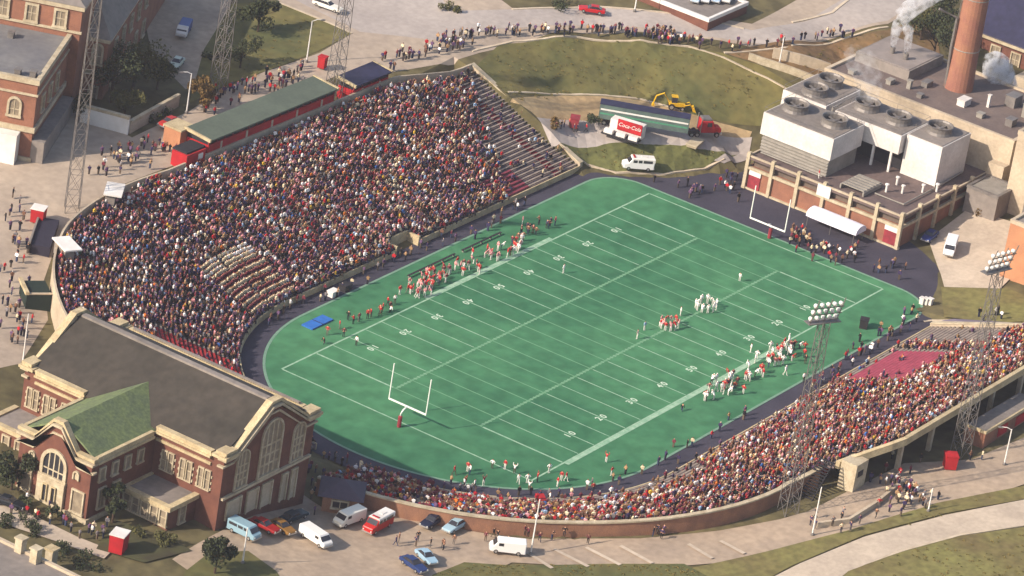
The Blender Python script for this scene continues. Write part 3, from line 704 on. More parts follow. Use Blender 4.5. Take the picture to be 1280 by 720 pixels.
for x, s in ((xa, -1), (xb, 1)):
    segs = [(ya + 2.2, 5.0), (18.7, yb - 2.2)] if s < 0 else [(ya + 2.2, yb - 2.2)]
    for y0, y1 in segs:
        mb = MB(); mb.bx(x + s * .7, x - s * .3, y0, y1, ev - .3, ev + .0); mb.bx(x + s * .4, x - s * .4, y0 + .003, y1 - .003, ev + .003, ev + .75); mb.bx(x + s * .55, x - s * .45, y0 + .006, y1 - .006, ev + .45, ev + .8); mb.bx(x + s * .3, x - s * .1, y0 + .01, y1 - .01, ev - 1.6, ev - 1.2); gp(mb).obj('eave_cornice', M['cream'], gym)
def gw(o, r, n, *a, **k): return win(gym, Vector(o) - G0, r, n, *a, **k)
PG = M['pane']
gw((xm + .3, ya, 11), X1, -Y1, 4.6, 8.8, 4, 4, True, M['stone'], PG, ring=.35, bar=.3)
gw((-110.3, ya, 11), X1, -Y1, 2.6, 6.0, 3, 4, True, M['stone'], PG, ring=.25, bar=.26); gw((-96.4, ya, 11), X1, -Y1, 2.6, 6.0, 3, 4, True, M['stone'], PG, ring=.25, bar=.26)
mb = MB(); mb.bx(xa + .3, xb - .3, ya - .45, ya + .1, 10.2, 10.6); gp(mb).obj('string_course', M['stone'], gym)
for x, w, z in ((-111.2, 3.2, 6.2), (-106.6, 2.4, 5.6), (-103, 2.2, 5.2), (-98.6, 1.1, 4.6), (-96.2, 1.1, 4.2)): gw((x, ya, z), X1, -Y1, w, 9.4 - z - .3, 1, 1, False, M['stone'], M['tanconc'], 'door_panel', False)
for y0 in (-4.3, -.9, 2.5, 21.6, 25, 28.2):
    for d in (-.62, .62): gw((xa, y0 + d, 11.2), -Y1, -X1, .75, 3.0, 1, 2, False, M['stone'], PG, ring=.16)
    for q in (-1.25, 1.25):
        for z in (11.4, 12.4, 13.4): mb = MB(); mb.box((xa - .05, y0 + q, z), (.2, .35, .4)); gp(mb).obj('quoin', M['stone'], gym)
# entrance wing
tx, ty0, ty1, tev, trg = -130., 5.2, 18.6, 16.2, 19.9; tym = (ty0 + ty1) / 2
wing = MB(); wing.extr([(tx, ty0, 0), (tx, ty1, 0), (tx, ty1, tev - .01), (tx, ty1 - 2.6, tev - .01), (tx, tym + .8, trg - .55), (tx, tym - .8, trg - .55), (tx, ty0 + 2.6, tev - .01), (tx, ty0, tev - .01)], (15.2, 0, 0)); gp(wing).obj('entrance_wing', M['brick'], gym)
for y, s in ((ty0, 1), (ty1, -1)):
    mb = MB(); mb.extr([(tx + .8, y - s * .0, tev + .1), (tx + .8, tym, trg + .05), (tx + .8, tym, trg + .35), (tx + .8, y - s * .0, tev + .4)], (0.001, 0, 0))
    V = [(tx + .8, y, tev + .12), (tx + .8, tym, trg + .05), (-108.6, tym, trg + .05), (-115, y, tev + .12)]
    mb = MB(); mb.extr(V, (0, 0, .32)); gp(mb).obj('green_roof', M['groof'], gym)
for dz0, dz1, out, m, nm in ((.3, .8, .3, 'cream', 'gable_parapet'), (-.3, 0.05, .6, 'stone', 'gable_cornice'), (-1.7, -1.4, .22, 'stone', 'string_course')):
    mb = MB(); mb.extr([(tx - out, ty0 - .5, tev + dz0), (tx - out, ty0 + 2.6, tev + dz0), (tx - out, tym - .8, trg + dz0), (tx - out, tym + .8, trg + dz0), (tx - out, ty1 - 2.6, tev + dz0), (tx - out, ty1 + .5, tev + dz0), (tx - out, ty1 + .5, tev + dz1), (tx - out, ty1 - 2.9, tev + dz1), (tx - out, tym + .9, trg + dz1), (tx - out, tym - .9, trg + dz1), (tx - out, ty0 + 2.9, tev + dz1), (tx - out, ty0 - .5, tev + dz1)], (out + .7, 0, 0)); gp(mb).obj(nm, M[m], gym)
for y, s in ((ty0, -1), (ty1, 1)):
    mb = MB(); mb.bx(tx + .9, xa - .9, y + s * .55, y - s * .3, tev - .3, tev + .05); mb.bx(tx + .9, xa - .9, y + s * .28, y - s * .3, tev + .05, tev + .8); gp(mb).obj('eave_cornice', M['cream'], gym)
mb = MB(); mb.bx(tx - .3, xa - .1, ty0 - .3, ty1 + .3, 3, 7.1); gp(mb).obj('stone_base', M['stone'], gym)
gw((tx, tym, 11.4), -Y1, -X1, 3.8, 3.9, 4, 2, True, M['stone'], M['glass'], ring=.55, bar=.2)
mb = MB(); mb.bx(tx - .5, tx + .1, tym - 2.5, tym + 2.5, 6.6, 11.1); gp(mb).obj('portal', M['stone'], gym)
for d in (-.8, .8): gw((tx - .5, tym + d, 7.4), -Y1, -X1, .6, 2.6, 1, 1, False, M['cream'], M['glass'], 'doorway', False, ring=.15)
for d in (-4.9, 4.9):
    gw((tx, tym + d, 7.6), -Y1, -X1, 1.9, 3.3, 1, 1, False, M['stone'], PG); gw((tx, tym + d * .85, 12.6), -Y1, -X1, .7, 1.2, 1, 1, True, M['stone'], M['stone'], 'roundel', False)
for x in (-127, -123.6): gw((x, ty0, 8.2), X1, -Y1, 1.3, 3.0, 2, 2, False, M['stone'], PG)
for x in (-127.5, -124.5, -121.5, -118.5): gw((x, ty0, 12.8), X1, -Y1, 1.0, 1.9, 1, 1, False, M['stone'], PG)
# low wings with flat roofs
for y0, y1, zt in ((-3.4, 5.1, 9.5), (18.7, 31, 10)):
    mb = MB(); mb.bx(-121.6, xa + .05, y0, y1, 2, zt); gp(mb).obj('low_wing', M['brick'], gym)
    mb = MB(); mb.bx(-121.1, xa, y0 + .6, y1 - .4, zt + .05, zt + .15); gp(mb).obj('flat_roof', M['groofl'], gym)
    mb = MB(); mb.bx(-122.1, -121.1, y0 - .5, y1 + .5, zt - .3, zt + .4); mb.bx(-121.1, xa, y0 - .5, y0 + .5, zt - .303, zt + .397); mb.bx(-121.1, xa, y1 - .4, y1 + .5, zt - .303, zt + .397); gp(mb).obj('low_cornice', M['cream'], gym)
    n = 5
    for i in range(n):
        y = y0 + (y1 - y0) * (i + .5) / n; gw((-121.6, y, 6.6), -Y1, -X1, 1.05, 2.3, 1, 2, False, M['stone'], PG)
    gw((-118.4, y0, 6.3), X1, -Y1, 1.1, 2.6, 1, 2, False, M['stone'], PG)
# stair strip on the far slope side
mb = MB(); mb.bx(xb - .4, xb + .0, ya + 3, yb - 3, ev + .95, ev + 1.2); gp(mb).obj('gutter', M['groofl'], gym)

# ------------------------------------------------------------------ the power plant with cooling towers
pl = empty('power_plant', (86, -1, 0), 0, 'brick and concrete power plant with white cooling tower cells on its roof', 'power plant')
PO_ = Vector((86, -1, 0))
def pp(m): m.v = [tuple(Vector(v) - PO_) for v in m.v]; return m
px, pya, pyb, pz = 71.4, -17.6, 15.2, 6.2
mb = MB(); mb.bx(px + .5, 103, pya + .5, pyb - .4, -.5, pz - 1.9); pp(mb).obj('brick_wall', M['obrick'], pl)
mb = MB(); mb.bx(px + 1.2, 103, pya + 1.2, pyb - 1, pz - 1.9, pz - .5); pp(mb).obj('recessed_band', mat('band_brown', '#6a5a4e', c2='#564a42', scale=.5), pl)
mb = MB(); mb.bx(px + .2, 103, pya + .2, pyb - .2, pz - .5, pz); pp(mb).obj('roof_slab', mat('plant_roof', '#6b5a54', c2='#574a48', scale=.3, scale2=2, mix2=.15), pl)
NB = 6
for i in range(NB + 1):
    y = pya + (pyb - pya) * i / NB; y = min(max(y, pya + .35), pyb - .35)
    mb = MB(); mb.bx(px, px + .7, y - .32, y + .32, -.4, pz + .85); pp(mb).obj('column', M['stone'], pl)
for i in range(1, 6):
    x = px + .35 + (103 - px) * i / 5 - (.4 if i == 5 else 0); mb = MB(); mb.bx(x - .32, x + .32, pya, pya + .7, -.4, pz + .85); pp(mb).obj('column', M['stone'], pl)
mb = MB(); mb.bx(px + .1, px + .6, pya + .1, pyb - .1, pz - 2.35, pz - 1.85); mb.bx(px + .603, 103, pya + .1, pya + .6, pz - 2.352, pz - 1.852); pp(mb).obj('beam', M['stone'], pl)
mb = MB(); mb.bx(px + .15, px + .5, pya + .15, pyb - .15, pz + .0, pz + .3); mb.bx(px + .503, 103, pya + .15, pya + .5, pz, pz + .297); mb.bx(px + .5, 103, pyb - .5, pyb - .15, pz, pz + .297); pp(mb).obj('parapet', M['tanconc'], pl)
mb = MB(); mb.bx(px + .15, px + .75, pya - .1, pyb + .1, -.1, .35); pp(mb).obj('plinth', M['stone'], pl)
for y, w in ((13, 2.4), (-15.6, 2.6)):
    mb = MB(); mb.bx(px + .3, px + .55, y - w / 2, y + w / 2, .4, 2.9); pp(mb).obj('door', M['redpaint'], pl)
    mb = MB(); mb.bx(px + .2, px + .56, y - w / 2, y + w / 2, 2.9, 3.8); pp(mb).obj('door_panel', M['white'], pl)
mb = MB(); mb.bx(px - .05, px + .25, -2.6, .1, pz - 1.9, pz + .2); pp(mb).obj('sign_board', M['white'], pl)
mb = MB()
for i in range(6): mb.bx(73.5 + i * 1.1, 74.2 + i * 1.1, -8, -3.4, pz + .9, pz + 1.1)
mb.bx(73.3, 80, -8.2, -7.9, pz + .1, pz + .9); mb.bx(73.3, 80, -3.5, -3.2, pz + .1, pz + .9); pp(mb).obj('pipe_rack', M['grey'], pl)
for x, y in ((83.5, -9.2), (81, -11.8), (79, -9.6), (84.5, -14), (87, -15.5)):
    mb = MB(); mb.lathe([(.22, 0), (.22, 1.3), (.4, 1.35), (.4, 1.6), (.05, 1.7)], (x, y, pz), 8); pp(mb).obj('roof_vent', M['white'], pl)
def cell(x0, x1, y0, y1, zl, z0, z1, fans, louver):
    mb = MB(); mb.bx(x0, x1, y0, y1, z0, z1); b = pp(mb).obj('cooling_cell', M['dwhite'], pl)
    if louver == 1:
        mb = MB(); mb.bx(x0 + .5, x1 - .5, y0 + .4, y1 - .4, zl, z0)
        for k in range(5): mb.extr([(x0 + .45, y0 + .4, zl + .2 + k * .6), (x0 + .2, y0 + .4, zl + .15 + k * .6), (x0 + .2, y0 + .4, zl + .25 + k * .6), (x0 + .45, y0 + .4, zl + .4 + k * .6)], (0, y1 - y0 - .8, 0))
        pp(mb).obj('louvre_base', M['grey'], pl)
    if louver == 2:
        mb = MB(); mb.bx(x0 + 3, x1 - .5, y0 + .4, y1 - .4, zl, z0); pp(mb).obj('shade_block', M['dark'], pl)  # dark block fills the open bay under the cell, standing for its shade
        for y in np.linspace(y0 + 1.5, y1 - 1.5, 4):
            mb = MB(); mb.bx(x0 + .2, x0 + .6, y - .2, y + .2, zl, z0); pp(mb).obj('leg', M['white'], pl)
    mb = MB(); mb.bx(x0 + .25, x1 - .25, y0 + .25, y1 - .25, z1, z1 + .12); pp(mb).obj('deck', M['groofl'], pl)
    for fx, fy in fans:
        mb = MB(); mb.lathe([(2.5, 0), (2.3, .5), (2.3, 1.2), (2.45, 1.5), (2.25, 1.5), (2.1, 1.2), (2.1, .3)], (fx, fy, z1 + .1), 20, cap=False); pp(mb).obj('fan_ring', M['lgrey'], pl)
        mb = MB(); mb.lathe([(2.1, 0), (2.1, .02)], (fx, fy, z1 + .25), 16); pp(mb).obj('fan_well', M['dark'], pl)
        mb = MB(); mb.lathe([(.45, 0), (.45, .4), (.1, .5)], (fx, fy, z1 + .6), 10)
        for k in range(6): mb.box((fx + 1.2 * math.cos(k * 1.047), fy + 1.2 * math.sin(k * 1.047), z1 + .85), (1.7, .55, .06), k * 1.047)
        pp(mb).obj('fan_blades', M['lgrey'], pl)
cell(75, 86, .5, 15.3, pz, 9.6, 13.8, [(80.6, 12), (80.8, 4)], 1)
cell(87.2, 99.5, 9.4, 18.6, pz, 9.6, 13.8, [(90.4, 13.9), (96.5, 14.2)], 1)
cell(87, 97.5, -6.6, 7.4, pz, 10.2, 13.8, [(92.6, 4), (92.2, -2.8)], 2)
cell(88.6, 99.2, -14.2, -6.9, pz, pz + .05, 13.9, [(94.2, -10.3)], 0)
mb = MB(); mb.tube([(86.5, 7.9, pz + .3), (86.5, 7.9, 12), (86.9, 7.9, 14.2), (90, 7.9, 14.2)], .18, 6); pp(mb).obj('riser_pipe', M['grey'], pl); mb = MB(); mb.tube([(98.2, -14.5, pz + .4), (88, -14.9, pz + .4), (76, -14.9, pz + .4), (76, -9, pz + .4)], .16, 6); pp(mb).obj('pipe_run', M['grey'], pl); mb = MB(); mb.tube([(74.2, 1, pz + .4), (74.2, 14, pz + .4)], .14, 6); pp(mb).obj('pipe_run', M['grey'], pl)
mb = MB()
for q in (-.25, .25): mb.tube([(86.2 - .1, 2 + q, pz), (86.15, 2 + q, 14.6)], .04, 4)
for k in range(16): mb.box((86.15, 2, pz + .4 + k * .5), (.05, .5, .05))
pp(mb).obj('ladder', M['lgrey'], pl)
for x0, x1, y0, y1 in ((75.1, 85.9, .6, 15.2), (87.3, 99.4, 9.5, 18.5), (87.1, 97.4, -6.5, 7.3)):
    mb = MB(); zz = 13.9
    for a, b in (((x0, y0), (x1, y0)), ((x1, y0), (x1, y1)), ((x1, y1), (x0, y1)), ((x0, y1), (x0, y0))): mb.tube([(*a, zz + .95), (*b, zz + .95)], .035, 4); mb.tube([(*a, zz), (*a, zz + .95)], .035, 4); mb.tube([((a[0] + b[0]) / 2, (a[1] + b[1]) / 2, zz), ((a[0] + b[0]) / 2, (a[1] + b[1]) / 2, zz + .95)], .035, 4)
    pp(mb).obj('guard_rail', M['lgrey'], pl)
# boiler house behind
bh = empty('boiler_house', (115, 0, 0), 0, 'long flat roofed boiler house with roof vents behind the cooling towers', 'boiler house'); BO = Vector((115, 0, 0))
def bp(m): m.v = [tuple(Vector(v) - BO) for v in m.v]; return m
mb = MB(); mb.bx(103.2, 127, -21, 19.2, -.5, 13.3); bp(mb).obj('wall', M['tanconc'], bh)
mb = MB(); mb.bx(103.9, 126.3, -20.3, 18.5, 13.3, 13.4); bp(mb).obj('flat_roof', mat('boiler_roof', '#6f6058', c2='#5c504c', scale=.2, scale2=2, mix2=.12), bh)
mb = MB(); mb.bx(103.1, 103.8, -21.1, 19.3, 13.3, 13.8); mb.bx(103.8, 127.1, -21.1, -20.4, 13.3, 13.797); mb.bx(103.8, 127.1, 18.6, 19.3, 13.3, 13.797); mb.bx(126.4, 127.1, -20.4, 18.6, 13.3, 13.794); bp(mb).obj('parapet', M['tanconc'], bh)
mb = MB(); mb.bx(112, 125, 6.5, 18, 13.3, 15.3); bp(mb).obj('penthouse', M['groofl'], bh)
mb = MB(); mb.bx(112.4, 124.6, 6.9, 17.6, 15.3, 15.4); bp(mb).obj('penthouse_roof', mat('penthouse_deck', '#8a7f78', scale=.3), bh)
for x, y in ((117, 13.2), (116.5, 10)):
    mb = MB(); mb.lathe([(.5, 0), (.5, 1.2), (.4, 1.2), (.4, .2)], (x, y, 15.4), 10, cap=False); bp(mb).obj('steam_pipe', M['lgrey'], bh)
for x, y, a, b, c in ((108, 8, 1.6, 1, .8), (109, 4.5, .8, .8, 1.6), (113, 3, 2.2, 1.2, .9), (107, 1, 1, 1, .7), (111, -6, 2.5, 1.6, 1.2), (108.5, -11, 1.2, 1.2, .8), (114, -9.5, .5, .5, 2.4), (119, -12, 3, 2, 2), (110, -16.5, 2, 1.4, 1.3), (117, -17, 3.4, 2.4, 2.6), (106, 15, 1.2, 1.2, .7)):
    mb = MB(); mb.box((x, y, 13.4 + c / 2), (a, b, c)); mb.box((x, y, 13.4 + c + .06), (a + .2, b + .2, .12)); bp(mb).obj('roof_unit', random.choice([M['lgrey'], M['grey'], M['dwhite']]), bh)
mb = MB(); mb.bx(101.2, 103.15, -21, -17.8, -.4, 9); bp(mb).obj('side_pier', M['tanconc'], bh)
# smokestack
sk = empty('smokestack', (117.5, -1.2, 13.3), 0, 'tall tapering orange brick smokestack standing on the boiler house roof', 'smokestack')
prof = [(2.75, 0), (2.6, 4)]; prof += [(2.6 - .012 * z, z) for z in range(6, 56, 4)]
MB().lathe(prof + [(2.3, 56), (2.3, 58), (1.6, 58)], (0, 0, 0), 24).obj('shaft', M['stack'], sk, smooth=False)
for z in (8, 18, 28, 38, 48): MB().lathe([(2.62 - .012 * z, z), (2.68 - .012 * z, z + .1), (2.62 - .012 * z, z + .2)], (0, 0, 0), 24, cap=False).obj('iron_band', M['grey'], sk)
mb = MB()
for s in (-.25, .25): mb.tube([(s - 1.95, 1.95, 0), (s - 1.6, 1.6, 50)], .05, 4)
for z in range(1, 50, 1): mb.box((-1.95 + .35 * z / 50, 1.95 - .35 * z / 50, z), (.6, .05, .05))
mb.obj('ladder', M['lgrey'], sk)
mb = MB(); mb.tube([(-1.9, 1.6, 0), (-2.3, 1.9, 8), (-2.3, 1.9, 14), (-5, 4.5, 15.5)], .28, 8); mb.obj('flue_pipe', M['lgrey'], sk)
# brick hall with slate roof behind, tan block and pale tower at the right edge
def simple_block(name, label, cat, x0, x1, y0, y1, z0, z1, wm, rm, par=.5, parm=None):
    c = Vector(((x0 + x1) / 2, (y0 + y1) / 2, z0)); e = empty(name, c, 0, label, cat); sh = lambda m: (setattr(m, 'v', [tuple(Vector(v) - c) for v in m.v]), m)[1]
    mb = MB(); mb.bx(x0, x1, y0, y1, z0, z1); sh(mb).obj('wall', wm, e)
    mb = MB(); mb.bx(x0 + .5, x1 - .5, y0 + .5, y1 - .5, z1, z1 + .1); sh(mb).obj('flat_roof', rm, e)
    if par:
        mb = MB(); mb.bx(x0 - .1, x0 + .5, y0 - .1, y1 + .1, z1 - .2, z1 + par); mb.bx(x1 - .5, x1 + .1, y0 - .1, y1 + .1, z1 - .2, z1 + par); mb.bx(x0 + .5, x1 - .5, y0 - .1, y0 + .5, z1 - .2, z1 + par - .003); mb.bx(x0 + .5, x1 - .5, y1 - .5, y1 + .1, z1 - .2, z1 + par - .003); sh(mb).obj('parapet', parm or M['stone'], e)
    return e, c, sh
e, c, sh = simple_block('brick_hall', 'brick hall with stone trim and steep dark slate roof behind the smokestack', 'hall', 146, 172, -45, 13, 4, 13.6, M['brick'], M['blue'], 0)
mb = MB(); mb.extr([(145.2, -45.8, 13.6), (172.8, -45.8, 13.6), (159, -45.8, 25)], (0, 59.6, 0)); sh(mb).obj('slate_roof', M['blue'], e)
mb = MB(); mb.bx(145.3, 146.1, -45.5, 13.5, 12.9, 13.7); sh(mb).obj('cornice', M['stone'], e)
for i in range(12):
    y = 10.5 - i * 4.4; win(e, Vector((146, y, 9.4)) - c, -Y1, -X1, 1.7, 2.5, 2, 2, False, M['stone'], PG); win(e, Vector((146, y, 5)) - c, -Y1, -X1, 1.7, 2.8, 2, 2, False, M['stone'], PG)
for y in (-4, -10): 
    mb = MB(); mb.bx(139, 145.8, y - 2, y + 2, 4, 10.5 if y > -8 else 9); sh(mb).obj('service_block', M['tanconc'], e)
e, c, sh = simple_block('tan_block', 'plain tan brick block with flat roof at the right edge beside the yard', 'building', 75, 97, -70, -36.3, -.5, 11.6, M['lbrick'], M['groofl'], .5, M['tanconc'])
e, c, sh = simple_block('pale_tower', 'pale concrete tower with flat roof at the right edge above the tan block', 'tower', 98.5, 118, -60, -23.6, 0, 17.5, M['tanconc'], M['groofl'], .6, M['tanconc'])
mb = MB(); mb.bx(98.2, 98.5, -30, -27.6, 3, 15); mb.bx(98.2, 98.5, -36, -33.6, 3, 15); sh(mb).obj('wall_strip', M['lgrey'], e)
e, c, sh = simple_block('yard_shed', 'grey flat roofed shed between the boiler house and the pale tower', 'shed', 93.5, 101, -24.6, -18.2, 0, 6.5, M['groofl'], M['grey'], .3, M['lgrey'])
e = empty('yard_wall', gr(1228, 262), 0, 'low white wall in front of the shed beside the power plant', 'wall'); a, b = gr(1222, 244), gr(1250, 256); t = (b - a); 
strip('wall_face', M['white'], [a, b], .3, 1.6).parent = e
bpy.context.view_layer.update(); e.children[0].matrix_parent_inverse = e.matrix_world.inverted()

# ------------------------------------------------------------------ brick college building, upper left
CA = math.atan2(9.4, 19.9); C0 = Vector((-47.3, 84.7, 0)); cb = empty('college_building', C0, CA, 'large red brick college building with flat front wing, stone bands and hipped roofs', 'college building')
def lb(u0, u1, v0, v1, z0, z1): mb = MB(); mb.bx(u0, u1, v0, v1, z0, z1); return mb
lb(0, 22, 0, 45, 9, 26.2).obj('front_wing', M['obrick'], cb); lb(.5, 21.8, .5, 44, 26.2, 26.3).obj('flat_roof', mat('wing_roof', '#767370', c2='#605e60', scale=.12, scale2=1, mix2=.1), cb)
mb = MB(); mb.bx(-.3, .5, -.3, 45, 26, 26.9); mb.bx(.503, 22, -.3, .5, 25.997, 26.897); mb.obj('parapet', M['stone'], cb)
for z, h, o in ((17.4, .9, .35), (23.9, .35, .25), (12, .9, .3)): mb = MB(); mb.bx(-o, .1, -o, 45, z, z + h); mb.bx(.103, 22, -o, .1, z - .003, z + h - .003); mb.obj('string_course', M['stone'], cb)
lb(22.02, 42, -1.6, 46, 9, 32).obj('main_block', M['obrick'], cb)
mb = MB(); mb.bx(21.7, 22.5, -2, 46, 31.4, 32.2); mb.bx(22.503, 42, -2, -1.3, 31.397, 32.197); mb.bx(21.75, 22.1, -1.9, 46, 27.2, 27.6); mb.obj('cornice', M['stone'], cb)
mb = MB(); mb.extr([(21.9, -2.2, 32.1), (42.3, -2.2, 32.1), (36, 3, 37.5), (28, 3, 37.5)], (0, .01, 0)); mb = MB()
def hip(u0, u1, v0, v1, z0, z1, along='v', ins=None):
    mb = MB(); um, vm = (u0 + u1) / 2, (v0 + v1) / 2
    if along == 'v': w = (u1 - u0) / 2; a, b = (um, v0 + w, z1), (um, v1 - w, z1)
    else: w = (v1 - v0) / 2; a, b = (u0 + w, vm, z1), (u1 - w, vm, z1)
    P = [(u0, v0, z0), (u1, v0, z0), (u1, v1, z0), (u0, v1, z0), a, b]
    F = [(0, 1, 4), (1, 2, 5, 4), (2, 3, 5), (3, 0, 4, 5), (3, 2, 1, 0)] if along == 'v' else [(3, 0, 4), (0, 1, 5, 4), (1, 2, 5), (2, 3, 4, 5), (3, 2, 1, 0)]
    return mb.add(P, F)
hip(21.6, 42.4, -2.2, 46, 32.2, 38).obj('hipped_roof', M['groofl'], cb)
lb(30, 80, -5.2, -1.65, 9, 23.5).obj('side_wing', M['obrick'], cb)
mb = MB(); mb.bx(29.7, 80, -5.5, -1.7, 23.2, 23.9); mb.bx(29.7, 30.1, -5.45, -1.75, 17, 17.8); mb.obj('side_cornice', M['stone'], cb)
mb = MB(); mb.extr([(29.6, -5.7, 23.9), (29.6, -1.6, 23.9), (33, -1.6, 29), (33, -2.4, 28.5)], (50, 0, 0)); mb.obj('side_roof', M['groofl'], cb)
lb(-2.6, -.05, 2, 13, 9, 17.3).obj('white_porch', M['white'], cb); lb(-.04, 21, -2.2, -.05, 9, 16).obj('side_gallery', M['groofl'], cb)
for v in (3.5, 8.5, 13.5, 18.5, 23.5):
    win(cb, (0, v, 20), -Y1, -X1, 1.7, 2.9, 2, 2, True, M['stone'], PG, ring=.4); win(cb, (0, v, 13.4), -Y1, -X1, 1.6, 2.8, 2, 2, False, M['stone'], PG, ring=.4)
for v in (2, 7, 12, 17, 22): win(cb, (22, v, 28), -Y1, -X1, 1.6, 2.7, 2, 2, False, M['stone'], PG, ring=.4)
win(cb, (30, -3.5, 19.2), -Y1, -X1, 1.4, 3.4, 2, 2, True, M['stone'], PG, ring=.35); win(cb, (30, -3.5, 12.4), -Y1, -X1, 1.2, 2.4, 2, 2, False, M['stone'], PG, ring=.3)
for u in (5, 10, 15): win(cb, (u, 0, 19.6), X1, -Y1, 1.6, 2.8, 2, 2, False, M['stone'], M['glass'])
for u in (36, 42, 48, 54, 60): win(cb, (u, -5.2, 19), X1, -Y1, 1.6, 2.8, 2, 2, False, M['stone'], M['glass']); win(cb, (u, -5.2, 13.4), X1, -Y1, 1.6, 2.8, 2, 2, False, M['stone'], M['glass'])
for u, v in ((2, 4), (2.5, 1.5), (12, 20), (17, 9)): mb = MB(); mb.box((u, v, 26.8), (1.2, 1, 1)); mb.box((u, v, 27.36), (1.4, 1.2, .12)); mb.obj('roof_vent', M['lgrey'], cb)
def wall_thing(name, label, pts, w, h, m, capm=None):
    p0 = Vector(pts[0]); e = empty(name, p0, 0, label, 'wall'); o = strip('wall_face', m, pts, w, h); o.parent = e; o.matrix_parent_inverse = Matrix.Translation(-p0)
    if capm: o = strip('coping', capm, pts, w + .25, .2, up=h + .003); o.parent = e; o.matrix_parent_inverse = Matrix.Translation(-p0)
    return e
wall_thing('retaining_wall', 'tall white retaining wall facing the plaza below the trees', [gr(100, 152), gr(160, 168)], .5, 3.1, M['white'], M['stone'])
wall_thing('retaining_wall', 'tan garden wall running from the white wall to the lamp post', [gr(161, 167), gr(222, 133)], .4, 2.2, M['tanconc'], M['stone'])
wall_thing('ramp_wall', 'pale stepped wall down the hill beside the road verge', [gr(935, 74), gr(965, 84), gr(1000, 96), gr(1030, 108)], .5, 1.3, M['stone'])
wall_thing('ramp_wall', 'pale low wall beside the cooling towers at the foot of the verge', [gr(965, 72), gr(998, 80), gr(1036, 92)], .5, 2.0, M['tanconc'])
# building top right of centre with a white flat front, seen at the frame's upper edge
e, c, sh = simple_block('parking_deck', 'long brown parking deck with white ledge at the top edge beyond the road', 'parking deck', *( (lambda A, B: (A.x, A.x + 14, B.y, A.y))(at(790, 4, 13), at(925, 22, 13)) ), 10, 15.2, M['brick'], M['groofl'], .5, M['white'])
# roof of the building at the bottom left corner
A = at(38, 694, 14.5)
e, c, sh = simple_block('corner_building', 'grey roofed building with stone gateposts at the bottom left corner', 'building', A.x - 26, A.x, A.y - 9, A.y + 16, 2, 14.5, M['obrick'], M['groofl'], .5, M['tanconc'])
for dx, dy in ((-.5, 1.5), (-1.2, -1.8)):
    mb = MB(); q = Vector((A.x + dx, A.y + dy, 14.5)); mb.box(q + Vector((0, 0, 1)), (1.2, 1.2, 2.4)); mb.box(q + Vector((0, 0, 2.3)), (1.5, 1.5, .25)); sh(mb).obj('chimney', M['stone'], e)
mb = MB(); q = gr(62, 712); e = empty('gate_pier', q, 0, 'cream stone gate pier on the dark lawn at bottom left', 'pier'); MB().box((0, 0, 1.6), (1.3, 1.3, 3.4)).obj('shaft', M['stone'], e); MB().box((0, 0, 3.45), (1.7, 1.7, .3)).obj('cap', M['cream'], e)

# ------------------------------------------------------------------ press boxes, booths
def pressbox(x0, x1, y0, y1, z0, zt, roofm, label, steps):
    c = Vector(((x0 + x1) / 2, (y0 + y1) / 2, z0)); e = empty('press_box', c, 0, label, 'press box'); L, W, H = (x1 - x0) / 2, (y1 - y0) / 2, zt - z0
    MB().bx(-L, L, -W, W, -1.5, H - .9).obj('body', M['red'], e); MB().bx(-L + .1, L - .1, -W + .25, W - .1, H - .9, H).obj('window_band', M['dark'], e)
    n = int(2 * L / 2.2)
    for i in range(n + 1):
        x = -L + .08 + (2 * L - .16) * i / n; MB().bx(x - .08, x + .08, -W + .02, -W + .24, H - .9, H).obj('mullion', M['redpaint'], e)
    MB().extr([(-L - .3, -W - .5, H), (-L - .3, W + .3, H + .5), (-L - .3, W + .3, H + .75), (-L - .3, -W - .5, H + .25)], (2 * L + .6, 0, 0)).obj('roof', roofm, e)
    for s in (-1, 1): MB().extr([(s * (L + .32) - .2, -W - .55, H - .1), (s * (L + .32) - .2, W + .35, H + .4), (s * (L + .32) - .2, W + .35, H + .9), (s * (L + .32) - .2, -W - .55, H + .4)], (.4, 0, 0)).obj('verge_board', M['cream'], e)
    for i in range(steps): 
        x = -L + 2 * L * (i + .5) / steps; MB().bx(x - .25, x + .25, -W - .06, -W + .02, 0, H - 1).obj('pilaster', M['tanconc'], e)
    return e
pressbox(-21.5, 14.5, 67.1, 71.8, 12.2, 15.4, M['pgreen'], 'long red press box with sloping green roof along the top of the far stand', 5)
q = at(463, 99, 14.3); pressbox(q.x - 5.2, q.x + 5.2, 67.1, 70.6, 12.4, 14.4, M['blue'], 'small red press box with dark roof and pale trim right of the long one', 2)
e = empty('camera_booth', (-25.2, 68.4, 12.3), 0, 'small red booth with black roof at the left end of the press box', 'booth'); MB().bx(-2.6, 2.6, -1.6, 1.6, -1, 2.1).obj('body', M['red'], e); MB().bx(-2.2, 2.9, -1.2, 1.9, 2.1, 2.4).obj('roof', M['dark'], e); MB().box((1.2, -1.65, 1.1), (1.2, .1, 1)).obj('sign', M['white'], e)
e = empty('brick_kiosk', (-21.4, 73.4, 12.3), 0, 'orange brick stair house behind the left end of the press box', 'stair house'); MB().bx(-1.8, 1.8, -1.5, 2, -1, 3.4).obj('wall', M['lbrick'], e); MB().bx(-2, 2, -1.7, 2.2, 3.4, 3.7).obj('roof', M['cream'], e)
